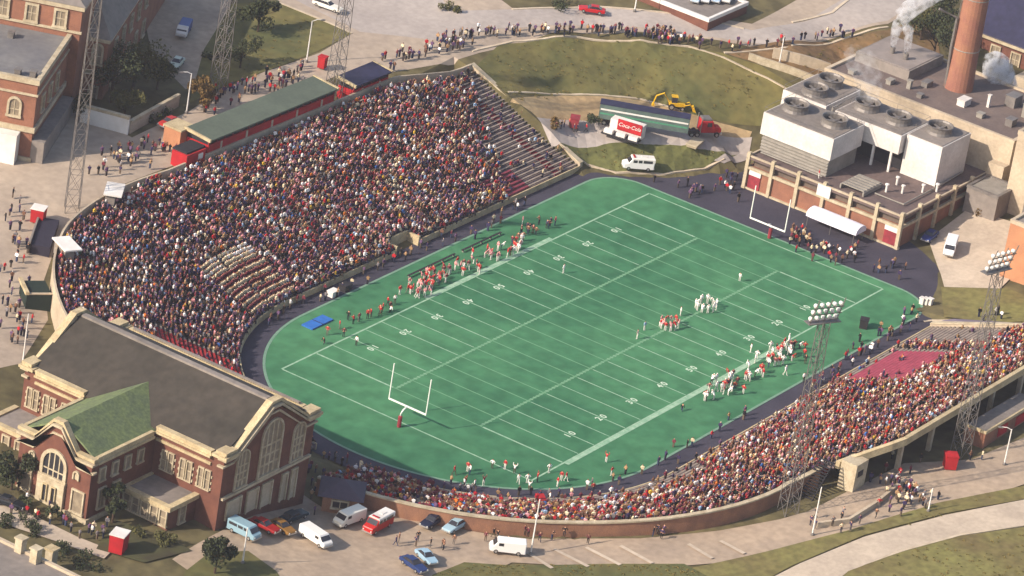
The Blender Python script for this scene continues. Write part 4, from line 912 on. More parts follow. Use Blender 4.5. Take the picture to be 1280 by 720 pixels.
for (u, v), rz, lab in (((143, 237), .55, 'white flat canopy on the stand rim below the left light tower'), ((84, 305), 1.1, 'white flat canopy at the far left of the stand rim')):
    q = at(u, v, 14.6); e = empty('canopy', (q.x, q.y, 12.2), rz, lab, 'canopy'); MB().box((0, 0, 2.4), (5.2, 3, .25)).obj('roof', M['white'], e); MB().box((0, .4, 1.1), (4.2, 1.6, 2.2)).obj('body', M['groofl'], e)
q = gr(43, 378); e = empty('entrance_portal', q, .9, 'stair entrance with cream lintel outside the left rim, its shaded pit a green-black block', 'entrance'); gd = mat('portal_shade', '#1c2a22', var=.2); MB().bx(-2.5, 2.5, -2, 2, -1, 2.6).obj('body', gd, e); MB().bx(-2.7, 2.7, 1.7, 2.3, 2.6, 3.1).obj('lintel', M['cream'], e); MB().bx(-2.6, -2.2, -2.2, 2, 2.6, 2.8).obj('coping', M['tanconc'], e)  # solid green-black body stands for the shadow inside the stair pit
q = gr(55, 300); e = empty('shaded_ramp', q, .55, 'sunken ramp by the red kiosk outside the left rim, its shadow a dark block', 'ramp'); MB().bx(-5.5, 5.5, -1.6, 1.6, -1, 1.4).obj('roof', mat('ramp_shadow', '#2c2836', var=.2), e); MB().bx(-5.7, 5.7, 1.6, 1.9, -1, 1.9).obj('side_wall', M['groofl'], e)  # dark slab stands for the shadow lying in the ramp trench
# ticket kiosk with hipped roof at the near corner
q = Vector((-88.6, -11.6, 2.0)); e = empty('ticket_kiosk', q, .55, 'square brick ticket kiosk with dark hipped roof beside the white van', 'kiosk'); MB().bx(-2.7, 2.7, -2.7, 2.7, -1.5, 2.8).obj('wall', M['wallbrick'], e); hip(-3.5, 3.5, -3.5, 3.5, 2.8, 4.6, 'u').obj('roof', mat('kiosk_roof', '#4d4450', var=.15), e)
win(e, (-2.7, 0, 1), -Y1, -X1, 2.2, 1.1, 2, 1, False, M['stone'], M['glass'], 'ticket_window')
wall_thing("curved_wall", "pale curved ramp wall behind the ticket kiosk", [Vector((-87, -5.5, .5)), Vector((-85.5, -8, .5)), Vector((-83.5, -9.5, .5)), Vector((-82, -9.8, .5))], .6, 1.4, M["stone"])
# concession block, stairs and brick booth under the right stand
q = gr(1078, 603); e = empty('concession_block', (-24, -63.6, 4.2), 0, 'cream concession block under the raised rim of the right stand', 'concession stand'); MB().bx(-1.8, 1.8, -1.3, 1.5, -1, 5.2).obj('wall', M['stone'], e); MB().box((-.3, -1.3, 3.4), (1.6, .12, 1)).obj('hatch', M['dark'], e)
e = empty('brick_booth', (13, -69.8, 5.3), 0, 'long low brick booth with grey roof behind the right stand', 'booth'); MB().bx(-9, 9, -1.9, 1.9, -1, 2.7).obj('wall', M['obrick'], e); MB().bx(-8.8, 8.8, -1.7, 1.7, 2.7, 2.9).obj('roof', M['groofl'], e)
mb = MB(); mb.bx(-9.1, 9.1, -2, -1.7, 2.55, 3.05); mb.bx(-9.1, -8.8, -1.7, 2, 2.55, 3.047); mb.obj('parapet', M['cream'], e); MB().box((-3, -1.95, 1.4), (3, .15, 1.6)).obj('shutter', M['red'], e); MB().box((3, -1.95, 1.4), (3, .15, 1.6)).obj('shutter', M['red'], e)
e = empty('stair', (-30.5, -60.5, 3.6), 0, 'dark steel stair climbing to the right stand beside the cream block', 'stair'); mb = MB()
for i in range(16): mb.box((i * .34 - 2.5, 0, i * .38), (.36, 2.4, .08))
for s in (-1.2, 1.2): mb.extr([(-2.8, s, -.4), (2.9, s, 5.6), (2.9, s, 5.9), (-2.8, s, 0)], (0, .1, 0))
mb.obj('flight', M['dark'], e)
wall_thing('ramp_wall', 'low dark ramp wall curving below the right stand', [gr(1020, 660), gr(1060, 655), gr(1095, 633), gr(1130, 605)], .5, 1., M['tanconc'])
# tent and sideline shelter
q = gr(1040, 300); e = empty('tent', (68.6, -6.2, 0), -math.pi / 2, 'long white barrel roofed tent in front of the power plant', 'tent'); mb = MB()
secs = []
for x in np.linspace(-5.2, 5.2, 8):
    k = 1 if abs(x) < 5 else .94; secs.append([(x, math.cos(a) * 1.9 * k, 2.2 + math.sin(a) * 1.0 * k) for a in np.linspace(0, math.pi, 9)] + [(x, -1.9 * k, 1.8), (x, 1.9 * k, 1.8)])
mb.loft(secs); mb.obj('canvas_roof', mat('tent_canvas', '#dcdae0', c2='#cfcbd6', scale=.5), e)
for x in (-4.8, 0, 4.8):
    for y in (-1.7, 1.7): MB().tube([(x, y, 0), (x, y, 2.2)], .06, 6).obj('pole', M['lgrey'], e)

# ------------------------------------------------------------------ light towers and lamp posts
def tower(x, y, H, label, group='stadium light towers', face=0.):
    z = hgrid(x, y) if hgrid(x, y) > 0 else 0; z -= .2; e = empty('light_tower', (x, y, z), face, label, 'light tower', group); b, t = 1.15, .6
    lv = np.linspace(0, H - 4, 13); half = lambda q: b + (t - b) * q / H
    for sx, sy in ((1, 1), (1, -1), (-1, 1), (-1, -1)): MB().tube([(sx * b, sy * b, 0), (sx * half(H - 3), sy * half(H - 3), H - 3)], .07, 5).obj('leg', M['lgrey'], e)
    mb = MB()
    for i in range(len(lv) - 1):
        z0, z1 = lv[i], lv[i + 1]; h0, h1 = half(z0), half(z1)
        for k in range(4):
            c = [(1, 1), (-1, 1), (-1, -1), (1, -1)]; a, bq = c[k], c[(k + 1) % 4]
            mb.tube([(a[0] * h0, a[1] * h0, z0), (bq[0] * h1, bq[1] * h1, z1)], .04, 4); mb.tube([(bq[0] * h0, bq[1] * h0, z0), (a[0] * h1, a[1] * h1, z1)], .04, 4)
            mb.tube([(a[0] * h1, a[1] * h1, z1), (bq[0] * h1, bq[1] * h1, z1)], .04, 4)
    mb.obj('lattice', M['lgrey'], e)
    mb = MB()
    for i in range(3): mb.box((0, .2 - .35 * i, H - 3 + i * 1.25), (5.6, .12, .12))
    for s in (-2.4, 0, 2.4): mb.tube([(s, .3, H - 3.3), (s, -1.0, H + 1.2)], .08, 5)
    mb.box((0, .5, H - 3.3), (5.8, 1.6, .12)); mb.obj('head_frame', M['lgrey'], e)
    for i in range(3):
        for k in range(5):
            q = Vector((-2.3 + k * 1.15, .45 - .35 * i, H - 2.6 + i * 1.25)); mb = MB(); mb.lathe([(.12, -.35), (.3, -.2), (.42, .12), (.3, .16)], (0, 0, 0), 8, 'Y')
            rot = Matrix.Rotation(R(-35), 3, 'X'); mb.v = [tuple(rot @ Vector(v) + q) for v in mb.v]
            mb.obj('floodlight', M['lamp'], e)
    return e
w = at(985, 636, 4.6); tower(w.x, w.y, 36.2, 'lattice light tower by the brick wall with its lamp head over the turf', face=-.45)
w = at(1200, 568, 5.1); tower(w.x, w.y, 36., 'lattice light tower behind the right stand with its lamp head beside the tan block', face=-.25)
w = at(90, 258, 11.8); tower(w.x, w.y, 47, 'lattice light tower on the left plaza before the college building', face=2.3)
w = at(272, 112, 12.5); tower(w.x, w.y, 40, 'lattice light tower beside the dark lawn behind the press box', face=3.1)
w = at(416, 120, 12.4); tower(w.x, w.y, 40, 'lattice light tower between the two press boxes', face=3.1)
def lamp_post(q, h, label, arm=1.6, rz=0.):
    e = empty('lamp_post', q, rz, label, 'lamp post', 'lamp posts around the stadium'); MB().tube([(0, 0, -.2), (0, 0, h)], .14, 8, .09).obj('pole', M['white'], e)
    if arm: MB().tube([(0, 0, h - .1), (arm * .5, 0, h + .25), (arm, 0, h + .2)], .07, 6).obj('arm', M['white'], e); MB().box((arm + .2, 0, h + .15), (.8, .35, .2)).obj('lamp_head', M['lgrey'], e)
    MB().lathe([(.3, -.1), (.3, .4), (.16, .6)], (0, 0, 0), 8).obj('base', M['lgrey'], e)
for (u, v), h, lab, arm, rz in (((663, 694), 9.5, 'slender white lamp post beside the white van at bottom centre', 0, 0), ((1015, 670), 8.5, 'white lamp post by the drive below the brick wall end', 0, 0), ((1160, 640), 4.2, 'short white lamp post at the footpath by the crowd', 0, 0), ((1255, 582), 6.5, 'white lamp post in front of the brick booth', 1.6, 2.2), ((383, 78), 8, 'white lamp post with arm on the lawn by the street', 1.8, -.6), ((233, 142), 7.5, 'white lamp post at the end of the garden wall', 1.5, 2.4), ((28, 458), 9, 'white lamp post on the left plaza near the gymnasium', 0, 0), ((303, 705), 6, 'white lamp post in front of the blue van', 0, 0), ((793, 15), 6, 'thin pole at the far side of the curved road', 0, 0), ((974, 80), 5.5, 'thin pole on the verge above the cooling towers', 0, 0)):
    lamp_post(gr(u, v), h, lab, arm, rz)

# ------------------------------------------------------------------ vehicles
def wheels(e, xs, y, r, wd=.22):
    for x in xs:
        for s in (1, -1):
            w = MB().lathe([(r * .55, -wd / 2), (r * .92, -wd / 2), (r, -wd * .35), (r, wd * .35), (r * .92, wd / 2), (r * .55, wd / 2)], (0, 0, 0), 14, 'Y').obj('wheel', M['tire'], e, (x, s * y, r)); MB().lathe([(.02, -wd / 2 - .01), (r * .58, -wd / 2 - .01), (r * .58, wd / 2 + .01), (.02, wd / 2 + .01)], (0, 0, 0), 10, 'Y').obj('hub_cap', M['chrome'], w)
def sec(x, hw, z0, z1, ch=.08, top=None): t = hw - (top if top is not None else ch); return [(x, -hw + ch, z0), (x, hw - ch, z0), (x, hw, z0 + ch), (x, hw, z1 - ch), (x, t, z1), (x, -t, z1), (x, -hw, z1 - ch), (x, -hw, z0 + ch)]
def lights(e, xf, xr, y, z):
    for s in (1, -1): MB().lathe([(.03, 0), (.12, .0), (.1, .06)], (0, 0, 0), 8, 'X').obj('headlight', M['lamp'], e, (xf, s * y, z)); MB().box((0, 0, 0), (.06, .3, .16)).obj('tail_light', M['taillight'], e, (xr, s * y, z + .05))
def paintall(e, c):
    for o in [e] + list(e.children_recursive): o.color = (*lin(c), 1)
def place2(e, a, b, flip=False):
    A, B = gr(*a), gr(*b); m = (A + B) / 2; d = A - B; e.location = (m.x, m.y, (A.z + B.z) / 2 + .06 + LAYER[0] * .012 * 0 + .25 * 0); e.rotation_euler = (0, 0, math.atan2(d.y, d.x))
    e.location.z = hgrid(m.x, m.y) + .45 if hgrid(m.x, m.y) > .2 else max(.02, hgrid(m.x, m.y) + .1)
    return e
def car(label, a, b, colour, L=4.9, roofc=None, group=None, wagon=False, cat='car'):
    e = empty('parked_car', (0, 0, 0), 0, label, cat, group); h = L / 2; W = .9
    MB().loft([sec(-h, W * .82, .4, .72), sec(-h + .12, W * .95, .3, .86), sec(-h + 1.1, W, .26, .94), sec(.2, W, .26, .95), sec(h - 1.2, W, .28, .9), sec(h - .15, W * .94, .32, .78), sec(h, W * .84, .42, .66)]).obj('body', PAINT, e)
    r0 = -h + .5 if wagon else -h + 1.05
    MB().loft([sec(r0 - .25 if wagon else r0 - .3, W * .8, .9, .96, .02), sec(r0 + .3, W * .84, .9, 1.36, .05, .2), sec(.15, W * .84, .9, 1.38, .05, .2), sec(.85, W * .84, .9, .96, .02)]).obj('windows', M['glass'], e)
    MB().loft([sec(r0 + .22, W * .66, 1.36, 1.41, .02), sec(.2, W * .66, 1.38, 1.43, .02)]).obj('roof', PAINT, e)
    mb = MB()
    for s in (1, -1):
        for x0, x1 in ((.15, .8), (r0 + .3, r0 - .2)): mb.tube([(x0, s * W * .66, 1.39), (x1, s * W * .8, .94)], .035, 4)
        mb.tube([(-.45, s * W * .67, 1.38), (-.45, s * W * .82, .94)], .035, 4)
    mb.obj('pillars', PAINT, e)
    for x, n in ((h + .02, 'bumper'), (-h - .02, 'bumper')): MB().box((x, 0, .48), (.16, W * 1.86, .16)).obj(n, M['chrome'], e)
    wheels(e, (h - .95, -h + 1.05), W - .1, .33); lights(e, h + .0, -h - .01, .62, .66); paintall(e, colour); return place2(e, a, b)
def van(label, a, b, colour, L=5., H=2.0, band=None, cat='van', name='parked_van', group=None, nose=.5, glazed=False):
    e = empty(name, (0, 0, 0), 0, label, cat, group); h = L / 2; W = .98
    MB().loft([sec(-h, W * .95, .35, H * .97), sec(-h + .1, W, .3, H), sec(h - nose - .7, W, .3, H, .12), sec(h - nose, W, .3, H * .62, .1), sec(h - .1, W * .96, .32, H * .52, .1), sec(h, W * .88, .4, H * .46)]).obj('body', PAINT, e)
    MB().loft([[(h - nose - .66, -W * .86, H * .92), (h - nose - .66, W * .86, H * .92), (h - nose - .58, W * .86, H * .93), (h - nose - .58, -W * .86, H * .93)], [(h - nose - .02, -W * .9, H * .62), (h - nose - .02, W * .9, H * .62), (h - nose + .06, W * .9, H * .64), (h - nose + .06, -W * .9, H * .64)]]).obj('windscreen', M['glass'], e)
    for s in (1, -1):
        for x0, x1 in ((h - nose - 1.5, h - nose - .75),) + (((-.5, h - nose - 1.7), (-h + .4, -.7)) if glazed else ()): MB().box(((x0 + x1) / 2, s * (W + .005), H * .76), (x1 - x0, .03, H * .22)).obj('side_window', M['glass'], e)
    MB().box((-h - .01, 0, H * .76), (.04, W * 1.4, H * .22)).obj('rear_window', M['glass'], e)
    if band: MB().loft([sec(-h - .015, W * .97, H * .32, H * .62, .05), sec(h - nose - .1, W + .015, H * .32, H * .60, .05)]).obj('side_band', band, e)
    for x in (h + .04, -h - .04): MB().box((x, 0, .45), (.14, W * 1.9, .18)).obj('bumper', M['chrome'], e)
    wheels(e, (h - .95, -h + 1.05), W - .1, .36); lights(e, h + .01, -h - .02, .7, .75); paintall(e, colour); return place2(e, a, b)
def ambulance(label, a, b, colour, band, group=None):
    e = van(label, a, b, colour, 5.6, 2.35, None, 'ambulance', 'ambulance', group, .9, True); MB().loft([sec(-2.86, .99, 1.5, 2.37, .1), sec(1.3, .99, 1.5, 2.37, .1)]).obj('roof_cap', band, e); mb = MB(); mb.box((.9, 0, 2.42), (.3, 1.2, .16)); mb.obj('light_bar', M['taillight'], e); MB().box((-1, 0, 2.4), (1.2, .6, .14)).obj('roof_vent', M['white'], e); return e
van('white camper van parked nose to the ticket kiosk', (415, 662), (456, 650), '#d9d3c4', 5.4, 2.1)
ambulance('red and white ambulance parked beside the white camper van', (450, 674), (492, 654), '#a8241f', M['white'])
van('white panel van facing down the lot by the dark saloon', (411, 691), (376, 668), '#d6d2cc', 5.6, 1.9)
car('dark navy saloon parked along the curved brick wall', (522, 668), (556, 651), '#1d2236', 5.)
car('pale blue saloon parked beside the navy saloon', (550, 674), (584, 657), '#93abb4', 5.)
car('deep blue car at the bottom edge of the lot', (530, 722), (502, 703), '#26355e', 5.)
car('light blue car nosing in beside the deep blue car', (540, 710), (524, 696), '#8ba6b5', 4.4)
van('white delivery van parked broadside beside the slender lamp post', (613, 691), (653, 695), '#d8d4cf', 5.4, 2.1)
van('pale blue minibus with white roof by the gymnasium end wall', (320, 681), (288, 662), '#7f9aa5', 5.2, 2., None, 'minibus', 'parked_minibus', None, .5, True)
car('red car parked between the minibus and the gymnasium', (344, 673), (315, 655), '#8e1f20', 5.)
car('dark teal car parked at the gymnasium corner', (384, 649), (348, 656), '#1c2c34', 5.2)
car('ochre car parked between the red car and the white panel van', (362, 673), (342, 658), '#7d5a2a', 4.6)
van('blue van with white nose in the side court', (221, 58), (237, 30), '#2c427e', 5.6, 1.9, None, 'van', 'parked_van'); MB().loft([sec(1.25, 1.0, .31, 1.93, .1), sec(1.62, 1.0, .31, 1.92, .12), sec(2.32, 1.0, .31, 1.22, .1), sec(2.72, .97, .33, 1.02, .1), sec(2.83, .9, .4, .92, .1)]).obj('white_cab', M['white'], COL.objects[-1] if False else [o for o in COL.objects if o.get('label') == 'blue van with white nose in the side court'][0])
car('pale green saloon in the side court below the blue van', (213, 93), (227, 77), '#b9beac', 4.8)
car('red car on the plaza by the left end of the press box', (200, 163), (222, 156), '#a3281e', 4.6)
car('long white estate car on the street at the top', (428, 20), (390, 6), '#d6cfc0', 6.0, wagon=True)
car('red coupe driving along the curved road', (721, 15), (757, 20), '#a81e24', 5.)
van('white van with dark windows parked in the yard by the power plant', (1180, 337), (1193, 296), '#d7d5d4', 6.0, 2.2)
car('dark blue car beside the white van in the yard', (1150, 312), (1172, 290), '#24336a', 5.)
ambulance('white ambulance with red rear at the far end of the track', (777, 212), (815, 216), '#dcd8d2', M['white'])
car('dark saloon parked at the left edge in front of the gymnasium', (28, 642), (-6, 628), '#1e2126', 5.)
for i, (u, lab) in enumerate(((866, 'leftmost of four pale cars nosed in at the top edge'), (879, 'second of four pale cars from the left at the top edge'), (892, 'third of four pale cars from the left at the top edge'), (905, 'rightmost of four pale cars nosed in at the top edge'))):
    c_ = car(lab, (u, 12), (u + 7, -8), ('#a9b8c4', '#b8bcc0', '#98aabd', '#c5c2bc')[i], 5., group='pale cars in a row beyond the road'); p_, q_ = at(u, 10, 15.3), at(u + 7, -10, 15.3); c_.location = (p_ + q_) / 2; c_.location.z = 15.32; d_ = p_ - q_; c_.rotation_euler = (0, 0, math.atan2(d_.y, d_.x))
# truck and trailer
e = empty('semi_trailer', (0, 0, 0), 0, 'long dark roofed trailer with green side stripes on the sandy lot', 'trailer'); W, L, H = 1.25, 8.2, 4.
MB().bx(-L, L, -W, W, 1.2, H).obj('box_body', mat('trailer_side', '#5a6a62', c2='#46524e', scale=.5), e); MB().bx(-L - .05, L + .05, -W - .06, W + .06, H, H + .1).obj('roof', M['blue'], e)
for s in (-1, 1):
    for z, m in ((2.9, M['white']), (2.1, mat('stripe_green', '#4f8a6c'))): MB().bx(-L + .2, L - .2, s * (W + .02), s * W, z, z + .32).obj('side_stripe', m, e)
wheels(e, (-L + 1.2, -L + 2.4), W - .15, .5, .5); MB().bx(-L, L, -.5, .5, .9, 1.2).obj('chassis', M['dark'], e); a, b = gr(852, 176), gr(753, 152); d = a - b; e.location = ((a + b) / 2).x, ((a + b) / 2).y, hgrid(((a + b) / 2).x, ((a + b) / 2).y) + .35; e.rotation_euler = (0, 0, math.atan2(d.y, d.x)); tr = e
e = empty('truck_tractor', (0, 0, 0), 0, 'red truck tractor with grey sleeper roof in front of the dark trailer', 'truck'); e.color = (1, 1, 1, 1)
MB().loft([sec(-1.2, 1.2, .9, 3.2), sec(.8, 1.2, .9, 3.2, .15), sec(1.3, 1.15, .9, 2.0, .1)]).obj('cab', M['red'], e); MB().loft([sec(1.31, 1.0, .8, 1.95, .1), sec(2.6, .9, .8, 1.75, .12), sec(2.75, .85, .85, 1.6, .12)]).obj('bonnet', M['red'], e); MB().bx(-3.6, 2.4, -.5, .5, .6, .9).obj('chassis', M['dark'], e)
MB().bx(-1.1, .6, -1, 1, 3.2, 3.5).obj('roof_fairing', M['lgrey'], e); MB().loft([[(.86, -1, 3.0), (.86, 1, 3.0), (.92, 1, 3.0), (.92, -1, 3.0)], [(1.32, -1, 2.05), (1.32, 1, 2.05), (1.4, 1, 2.1), (1.4, -1, 2.1)]]).obj('windscreen', M['glass'], e)
for s in (1, -1): MB().box((.2, s * 1.21, 2.5), (.9, .04, .8)).obj('side_window', M['glass'], e); MB().tube([(-1.35, s * 1.0, .9), (-1.35, s * 1.0, 4)], .08, 6).obj('exhaust', M['chrome'], e)
MB().box((2.8, 0, .7), (.15, 2.2, .3)).obj('bumper', M['chrome'], e); wheels(e, (1.9, -1.9, -3.0), 1.0, .5, .4); a, b = gr(898, 176), gr(862, 167); d = a - b; m_ = (a + b) / 2; e.location = m_.x, m_.y, hgrid(m_.x, m_.y) + .35; e.rotation_euler = (0, 0, math.atan2(d.y, d.x))
# backhoe behind the trailer
e = empty('backhoe', gr(842, 138) + Vector((0, 0, .3)), -.9, 'yellow backhoe loader standing behind the dark trailer', 'backhoe'); Yl = M['yellow']
MB().loft([sec(-1.2, .8, .8, 1.6), sec(1.0, .75, .8, 1.7), sec(2.2, .6, .8, 1.5)]).obj('body', Yl, e); mb = MB(); mb.bx(-.9, .5, -.75, .75, 2.9, 3.05); mb.obj('cab_roof', Yl, e); MB().bx(-.8, .4, -.68, .68, 1.62, 2.88).obj('cab_glass', M['glass'], e)
MB().tube([(2, .7, 1.2), (3.2, .7, 1.6), (4, .7, .6)], .13, 6).obj('loader_arm', Yl, e); MB().tube([(2, -.7, 1.2), (3.2, -.7, 1.6), (4, -.7, .6)], .13, 6).obj('loader_arm', Yl, e); MB().extr([(4, -1.1, .2), (4.7, -1.1, .1), (4.2, -1.1, 1.0), (3.9, -1.1, .9)], (0, 2.2, 0)).obj('bucket', Yl, e)
MB().tube([(-1.2, 0, 1.4), (-2.6, 0, 3.4), (-4.2, 0, 2.6)], .2, 6).obj('boom', Yl, e); MB().tube([(-4.2, 0, 2.6), (-4.6, 0, .9)], .15, 6).obj('dipper', Yl, e); MB().extr([(-4.9, -.4, .3), (-4.3, -.4, .3), (-4.4, -.4, .9), (-4.8, -.4, .9)], (0, .8, 0)).obj('digging_bucket', Yl, e)
e.scale = (.85, .85, .85); wheels(e, (-.7,), .85, .7, .4); wheels(e, (1.7,), .75, .45, .3)
# soft-drink stand with its red sign
e = empty('refreshment_stand', gr(777, 174) + Vector((0, 0, .3)), math.atan2(-.97, .2), 'white refreshment trailer with red drinks sign and counter of boxes', 'refreshment stand')
MB().bx(-2.6, 3.6, -.2, 1.9, .5, 3.1).obj('body', M['white'], e); MB().bx(-3.4, 3.8, -2.2, -.2, .6, .8).obj('platform', M['dark'], e); wheels(e, (-1.5, 1.5), .9, .35)
MB().bx(-1.1, 3.6, -.42, -.22, 1.5, 3.5).obj('sign_board', M['red'], e)
cu = bpy.data.curves.new('sign_lettering', 'FONT'); cu.body = 'Coca-Cola'; cu.size = 1.0; cu.align_x = 'CENTER'; cu.align_y = 'CENTER'; cu.shear = .25; cu.extrude = .02
o = link('sign_lettering', cu, e, (1.25, -.46, 2.6)); o.rotation_euler = (R(90), 0, 0); cu.materials.append(M['white'])
dg = bpy.context.evaluated_depsgraph_get(); m2 = bpy.data.meshes.new_from_object(o.evaluated_get(dg)); bpy.data.objects.remove(o); o = link('sign_lettering', m2, e, (1.25, -.46, 2.6)); o.rotation_euler = (R(90), 0, 0)
for x in (-2.2, .2, 2.6): MB().box((x, -1.3, 1.15), (1.7, 1.1, .7)).obj('counter_box', M['white'], e)
# kiosks, dumpsters, mats, benches
def boxthing(name, label, cat, q, d, m, rz=0., lid=None, group=None):
    e = empty(name, q, rz, label, cat, group); x, y, z = d; mb = MB(); mb.loft([[(-x * .46, -y * .46, 0), (x * .46, -y * .46, 0), (x * .46, y * .46, 0), (-x * .46, y * .46, 0)], [(-x / 2, -y / 2, z), (x / 2, -y / 2, z), (x / 2, y / 2, z), (-x / 2, y / 2, z)]]); mb.obj('body', m, e)
    MB().box((0, 0, z + .08), (x + .15, y + .15, .16)).obj('lid', lid or m, e); return e
up = Vector((0, 0, .3))
boxthing('drinks_kiosk', 'red kiosk with white top on the left plaza', 'kiosk', gr(47, 278) + up, (2.2, 2.2, 2.3), M['red'], .4, M['white'])
boxthing('drinks_kiosk', 'red booth with white slanted roof on the gymnasium lawn', 'kiosk', gr(147, 690) + up, (2.6, 2.2, 2.8), M['red'], .3, M['white'])
boxthing('refuse_skip', 'red box standing under the rim beam beside the light tower', 'skip', gr(1186, 586) + up, (2, 2, 2.2), M['red'], .7)
boxthing('storage_box', 'small red box by the stair of the right stand', 'box', gr(1027, 592) + up, (1.6, 1.6, 2.), M['red'], .2)
boxthing('storage_box', 'red box on the street behind the small press box', 'box', gr(402, 86) + up, (1.4, 1.4, 2.), M['red'], .2)
boxthing('cart', 'red cart at the sandy lot left of the refreshment trailer', 'cart', gr(717, 160) + up, (2, 1.6, 1.8), M['redpaint'], .5)
boxthing('pallet_stack', 'pale stack of boards beside the truck on the lane', 'pallets', gr(868, 183) + up, (4, 2, .5), M['stone'], .2)
e = empty('landing_mat', (-36.5, 30.8, .04), 0, 'bright blue mat on the turf behind the far sideline', 'mat'); MB().bx(-2.9, 2.9, -1.1, 1.1, 0, .25).obj('pad', M['bluemat'], e); MB().bx(-.1, .1, -1.11, 1.11, .0, .26).obj('seam', M['blue'], e)
def bench(x, y, L, label, m):
    e = empty('team_bench', (x, y, .04), 0, label, 'bench', 'team benches'); MB().bx(-L / 2, L / 2, -.2, .2, .42, .48).obj('seat', m, e)
    for k in np.linspace(-L / 2 + .4, L / 2 - .4, 5): MB().bx(k - .04, k + .04, -.18, .18, 0, .42).obj('leg', M['grey'], e)
bench(-3, 31.4, 14, 'long team bench behind the red players on the far sideline', M['dark']); bench(12, 31.4, 12, 'dark team bench at the right end of the far sideline', M['dark'])
boxthing('equipment_trunk', 'white trunk on the far edge of the turf', 'trunk', Vector((-26, 35.4, .03)), (1.8, 1.2, .9), M['white']); boxthing('equipment_trunk', 'dark trunk beside the white trunk on the track', 'trunk', Vector((-22.5, 35.4, .03)), (1.8, 1.4, 1.), M['dark'])
boxthing('speaker_box', 'black box on the turf at the right corner', 'box', Vector((38.2, -30.2, .04)), (1.6, 1.4, 1.5), M['dark'], .4)
boxthing('camera_platform', 'red draped camera stand at the near end of the track', 'platform', Vector((-60.5, -29.8, 0)), (2.2, 1.2, 1.2), M['red'], .8)
for k in range(3): boxthing('water_cooler', ('left', 'middle', 'right')[k] + ' one of three white coolers on the asphalt by the grass plot', 'cooler', gr(1152 + k * 5, 380 + k * 0.5) + Vector((0, 0, .02)), (.8, .8, 1.1), M['white'], 0, None, 'white coolers on the asphalt')

# ------------------------------------------------------------------ people on the field and around it
def gpos(u, v, lift=.0):
    w = gr(u, v); return Vector((w.x, w.y, max(w.z + (.25 if w.z > .2 else 0), .035) + lift))
EXTRA = []; NUMW = ['first', 'second', 'third', 'fourth', 'fifth', 'sixth', 'seventh', 'eighth', 'ninth', 'tenth', 'eleventh', 'twelfth', 'thirteenth', 'fourteenth', 'fifteenth', 'sixteenth', 'seventeenth', 'eighteenth', 'nineteenth', 'twentieth'] + ['twenty-' + q for q in ('first', 'second', 'third', 'fourth', 'fifth', 'sixth', 'seventh', 'eighth', 'ninth')] + ['thirtieth', 'thirty-first', 'thirty-second', 'thirty-third', 'thirty-fourth']
def many(n, path, cols, label, cat, group, poses, spread=(2, 2), pale=False, rz=None, lift=0., own=True):
    """people strung along a path; those of one clothing colour are told apart by their order from the left"""
    P = []
    for i in range(n):
        t = (i + random.random() * .9) / n * (len(path) - 1); k = min(int(t), len(path) - 2); f = t - k
        u = path[k][0] * (1 - f) + path[k + 1][0] * f + random.gauss(0, spread[0]); v = path[k][1] * (1 - f) + path[k + 1][1] * f + random.gauss(0, spread[1])
        P.append((u, v, random.choice(cols)))
    P.sort(); cnt = {}; tot = {c: sum(q[2] == c for q in P) for c in cols}
    for u, v, c in P:
        if not own:
            a = random.uniform(0, 6.28); EXTRA.append((gpos(u, v, lift), Vector((math.cos(a), math.sin(a), 0)), 0, 0, True, c)); continue
        cnt[c] = cnt.get(c, 0) + 1; lb_ = label % c if '%s' in label else label
        if tot[c] > 1:
            o_ = 'leftmost' if cnt[c] == 1 else ('rightmost' if cnt[c] == tot[c] else NUMW[cnt[c] - 1] + ' from left'); lb_ = lb_ + ', ' + o_ + ' of its colour'
        person(gpos(u, v, lift), random.choice(poses), c, lb_, cat, group.replace(' in %s', '').replace('%s ', ''), rz, pale if isinstance(pale, bool) else random.random() < pale)
PP = ['pstand', 'pwalk', 'phips', 'phud']; PS = ['stand', 'walk', 'lean', 'hips']; EV = ['navy', 'black', 'brown', 'maroon', 'grey', 'navy', 'black', 'red', 'tan', 'white', 'purple', 'cream', 'purple']
# huddles
HUD = ['at its far right side', 'second anticlockwise from the far right', 'third anticlockwise from the far right', 'fourth anticlockwise from the far right', 'fifth anticlockwise from the far right', 'at its near left side', 'next after the near left player', 'second after the near left player', 'third after the near left player', 'at its right front', 'last before the far right player']
for k in range(11):
    a = k / 11 * 6.283; c = at(836, 409, 0); person(Vector((c.x + 2.0 * math.cos(a), c.y + 1.5 * math.sin(a), .04)), 'phud' if k % 3 else 'pstand', 'pink' if k % 2 else 'red', 'player in faded red in midfield huddle, %s' % HUD[k], 'football player', 'red and white huddle', a + math.pi, True)
for k in range(11):
    a = k / 11 * 6.283; c = at(882, 386, 0); person(Vector((c.x + 2.2 * math.cos(a), c.y + 1.7 * math.sin(a), .04)), 'pstand' if k % 3 else 'phud', 'white', 'player in white in the white huddle, %s' % HUD[k], 'football player', 'white huddle', a + math.pi, True)
for (u, v), c, lab in (((805, 413), 'sky', 'official in pale blue standing left of the red huddle'), ((850, 395), 'white', 'official in white between the two huddles'), ((924, 352), 'white', 'official in white alone beyond the white huddle'), ((704, 342), 'white', 'official in white alone on the far numbers'), ((938, 441), 'white', 'official in white just inside the near sideline'), ((796, 424), 'grey', 'official in grey on the near hash marks')):
    person(gpos(u, v), 'stand', c, lab, 'official', 'game officials', None, True)
many(24, [(512, 365), (545, 352)], ['red', 'pink', 'red'], 'player in %s, left knot of far sideline', 'football player', 'far sideline players in %s at the left', PP, (6, 6), .7)
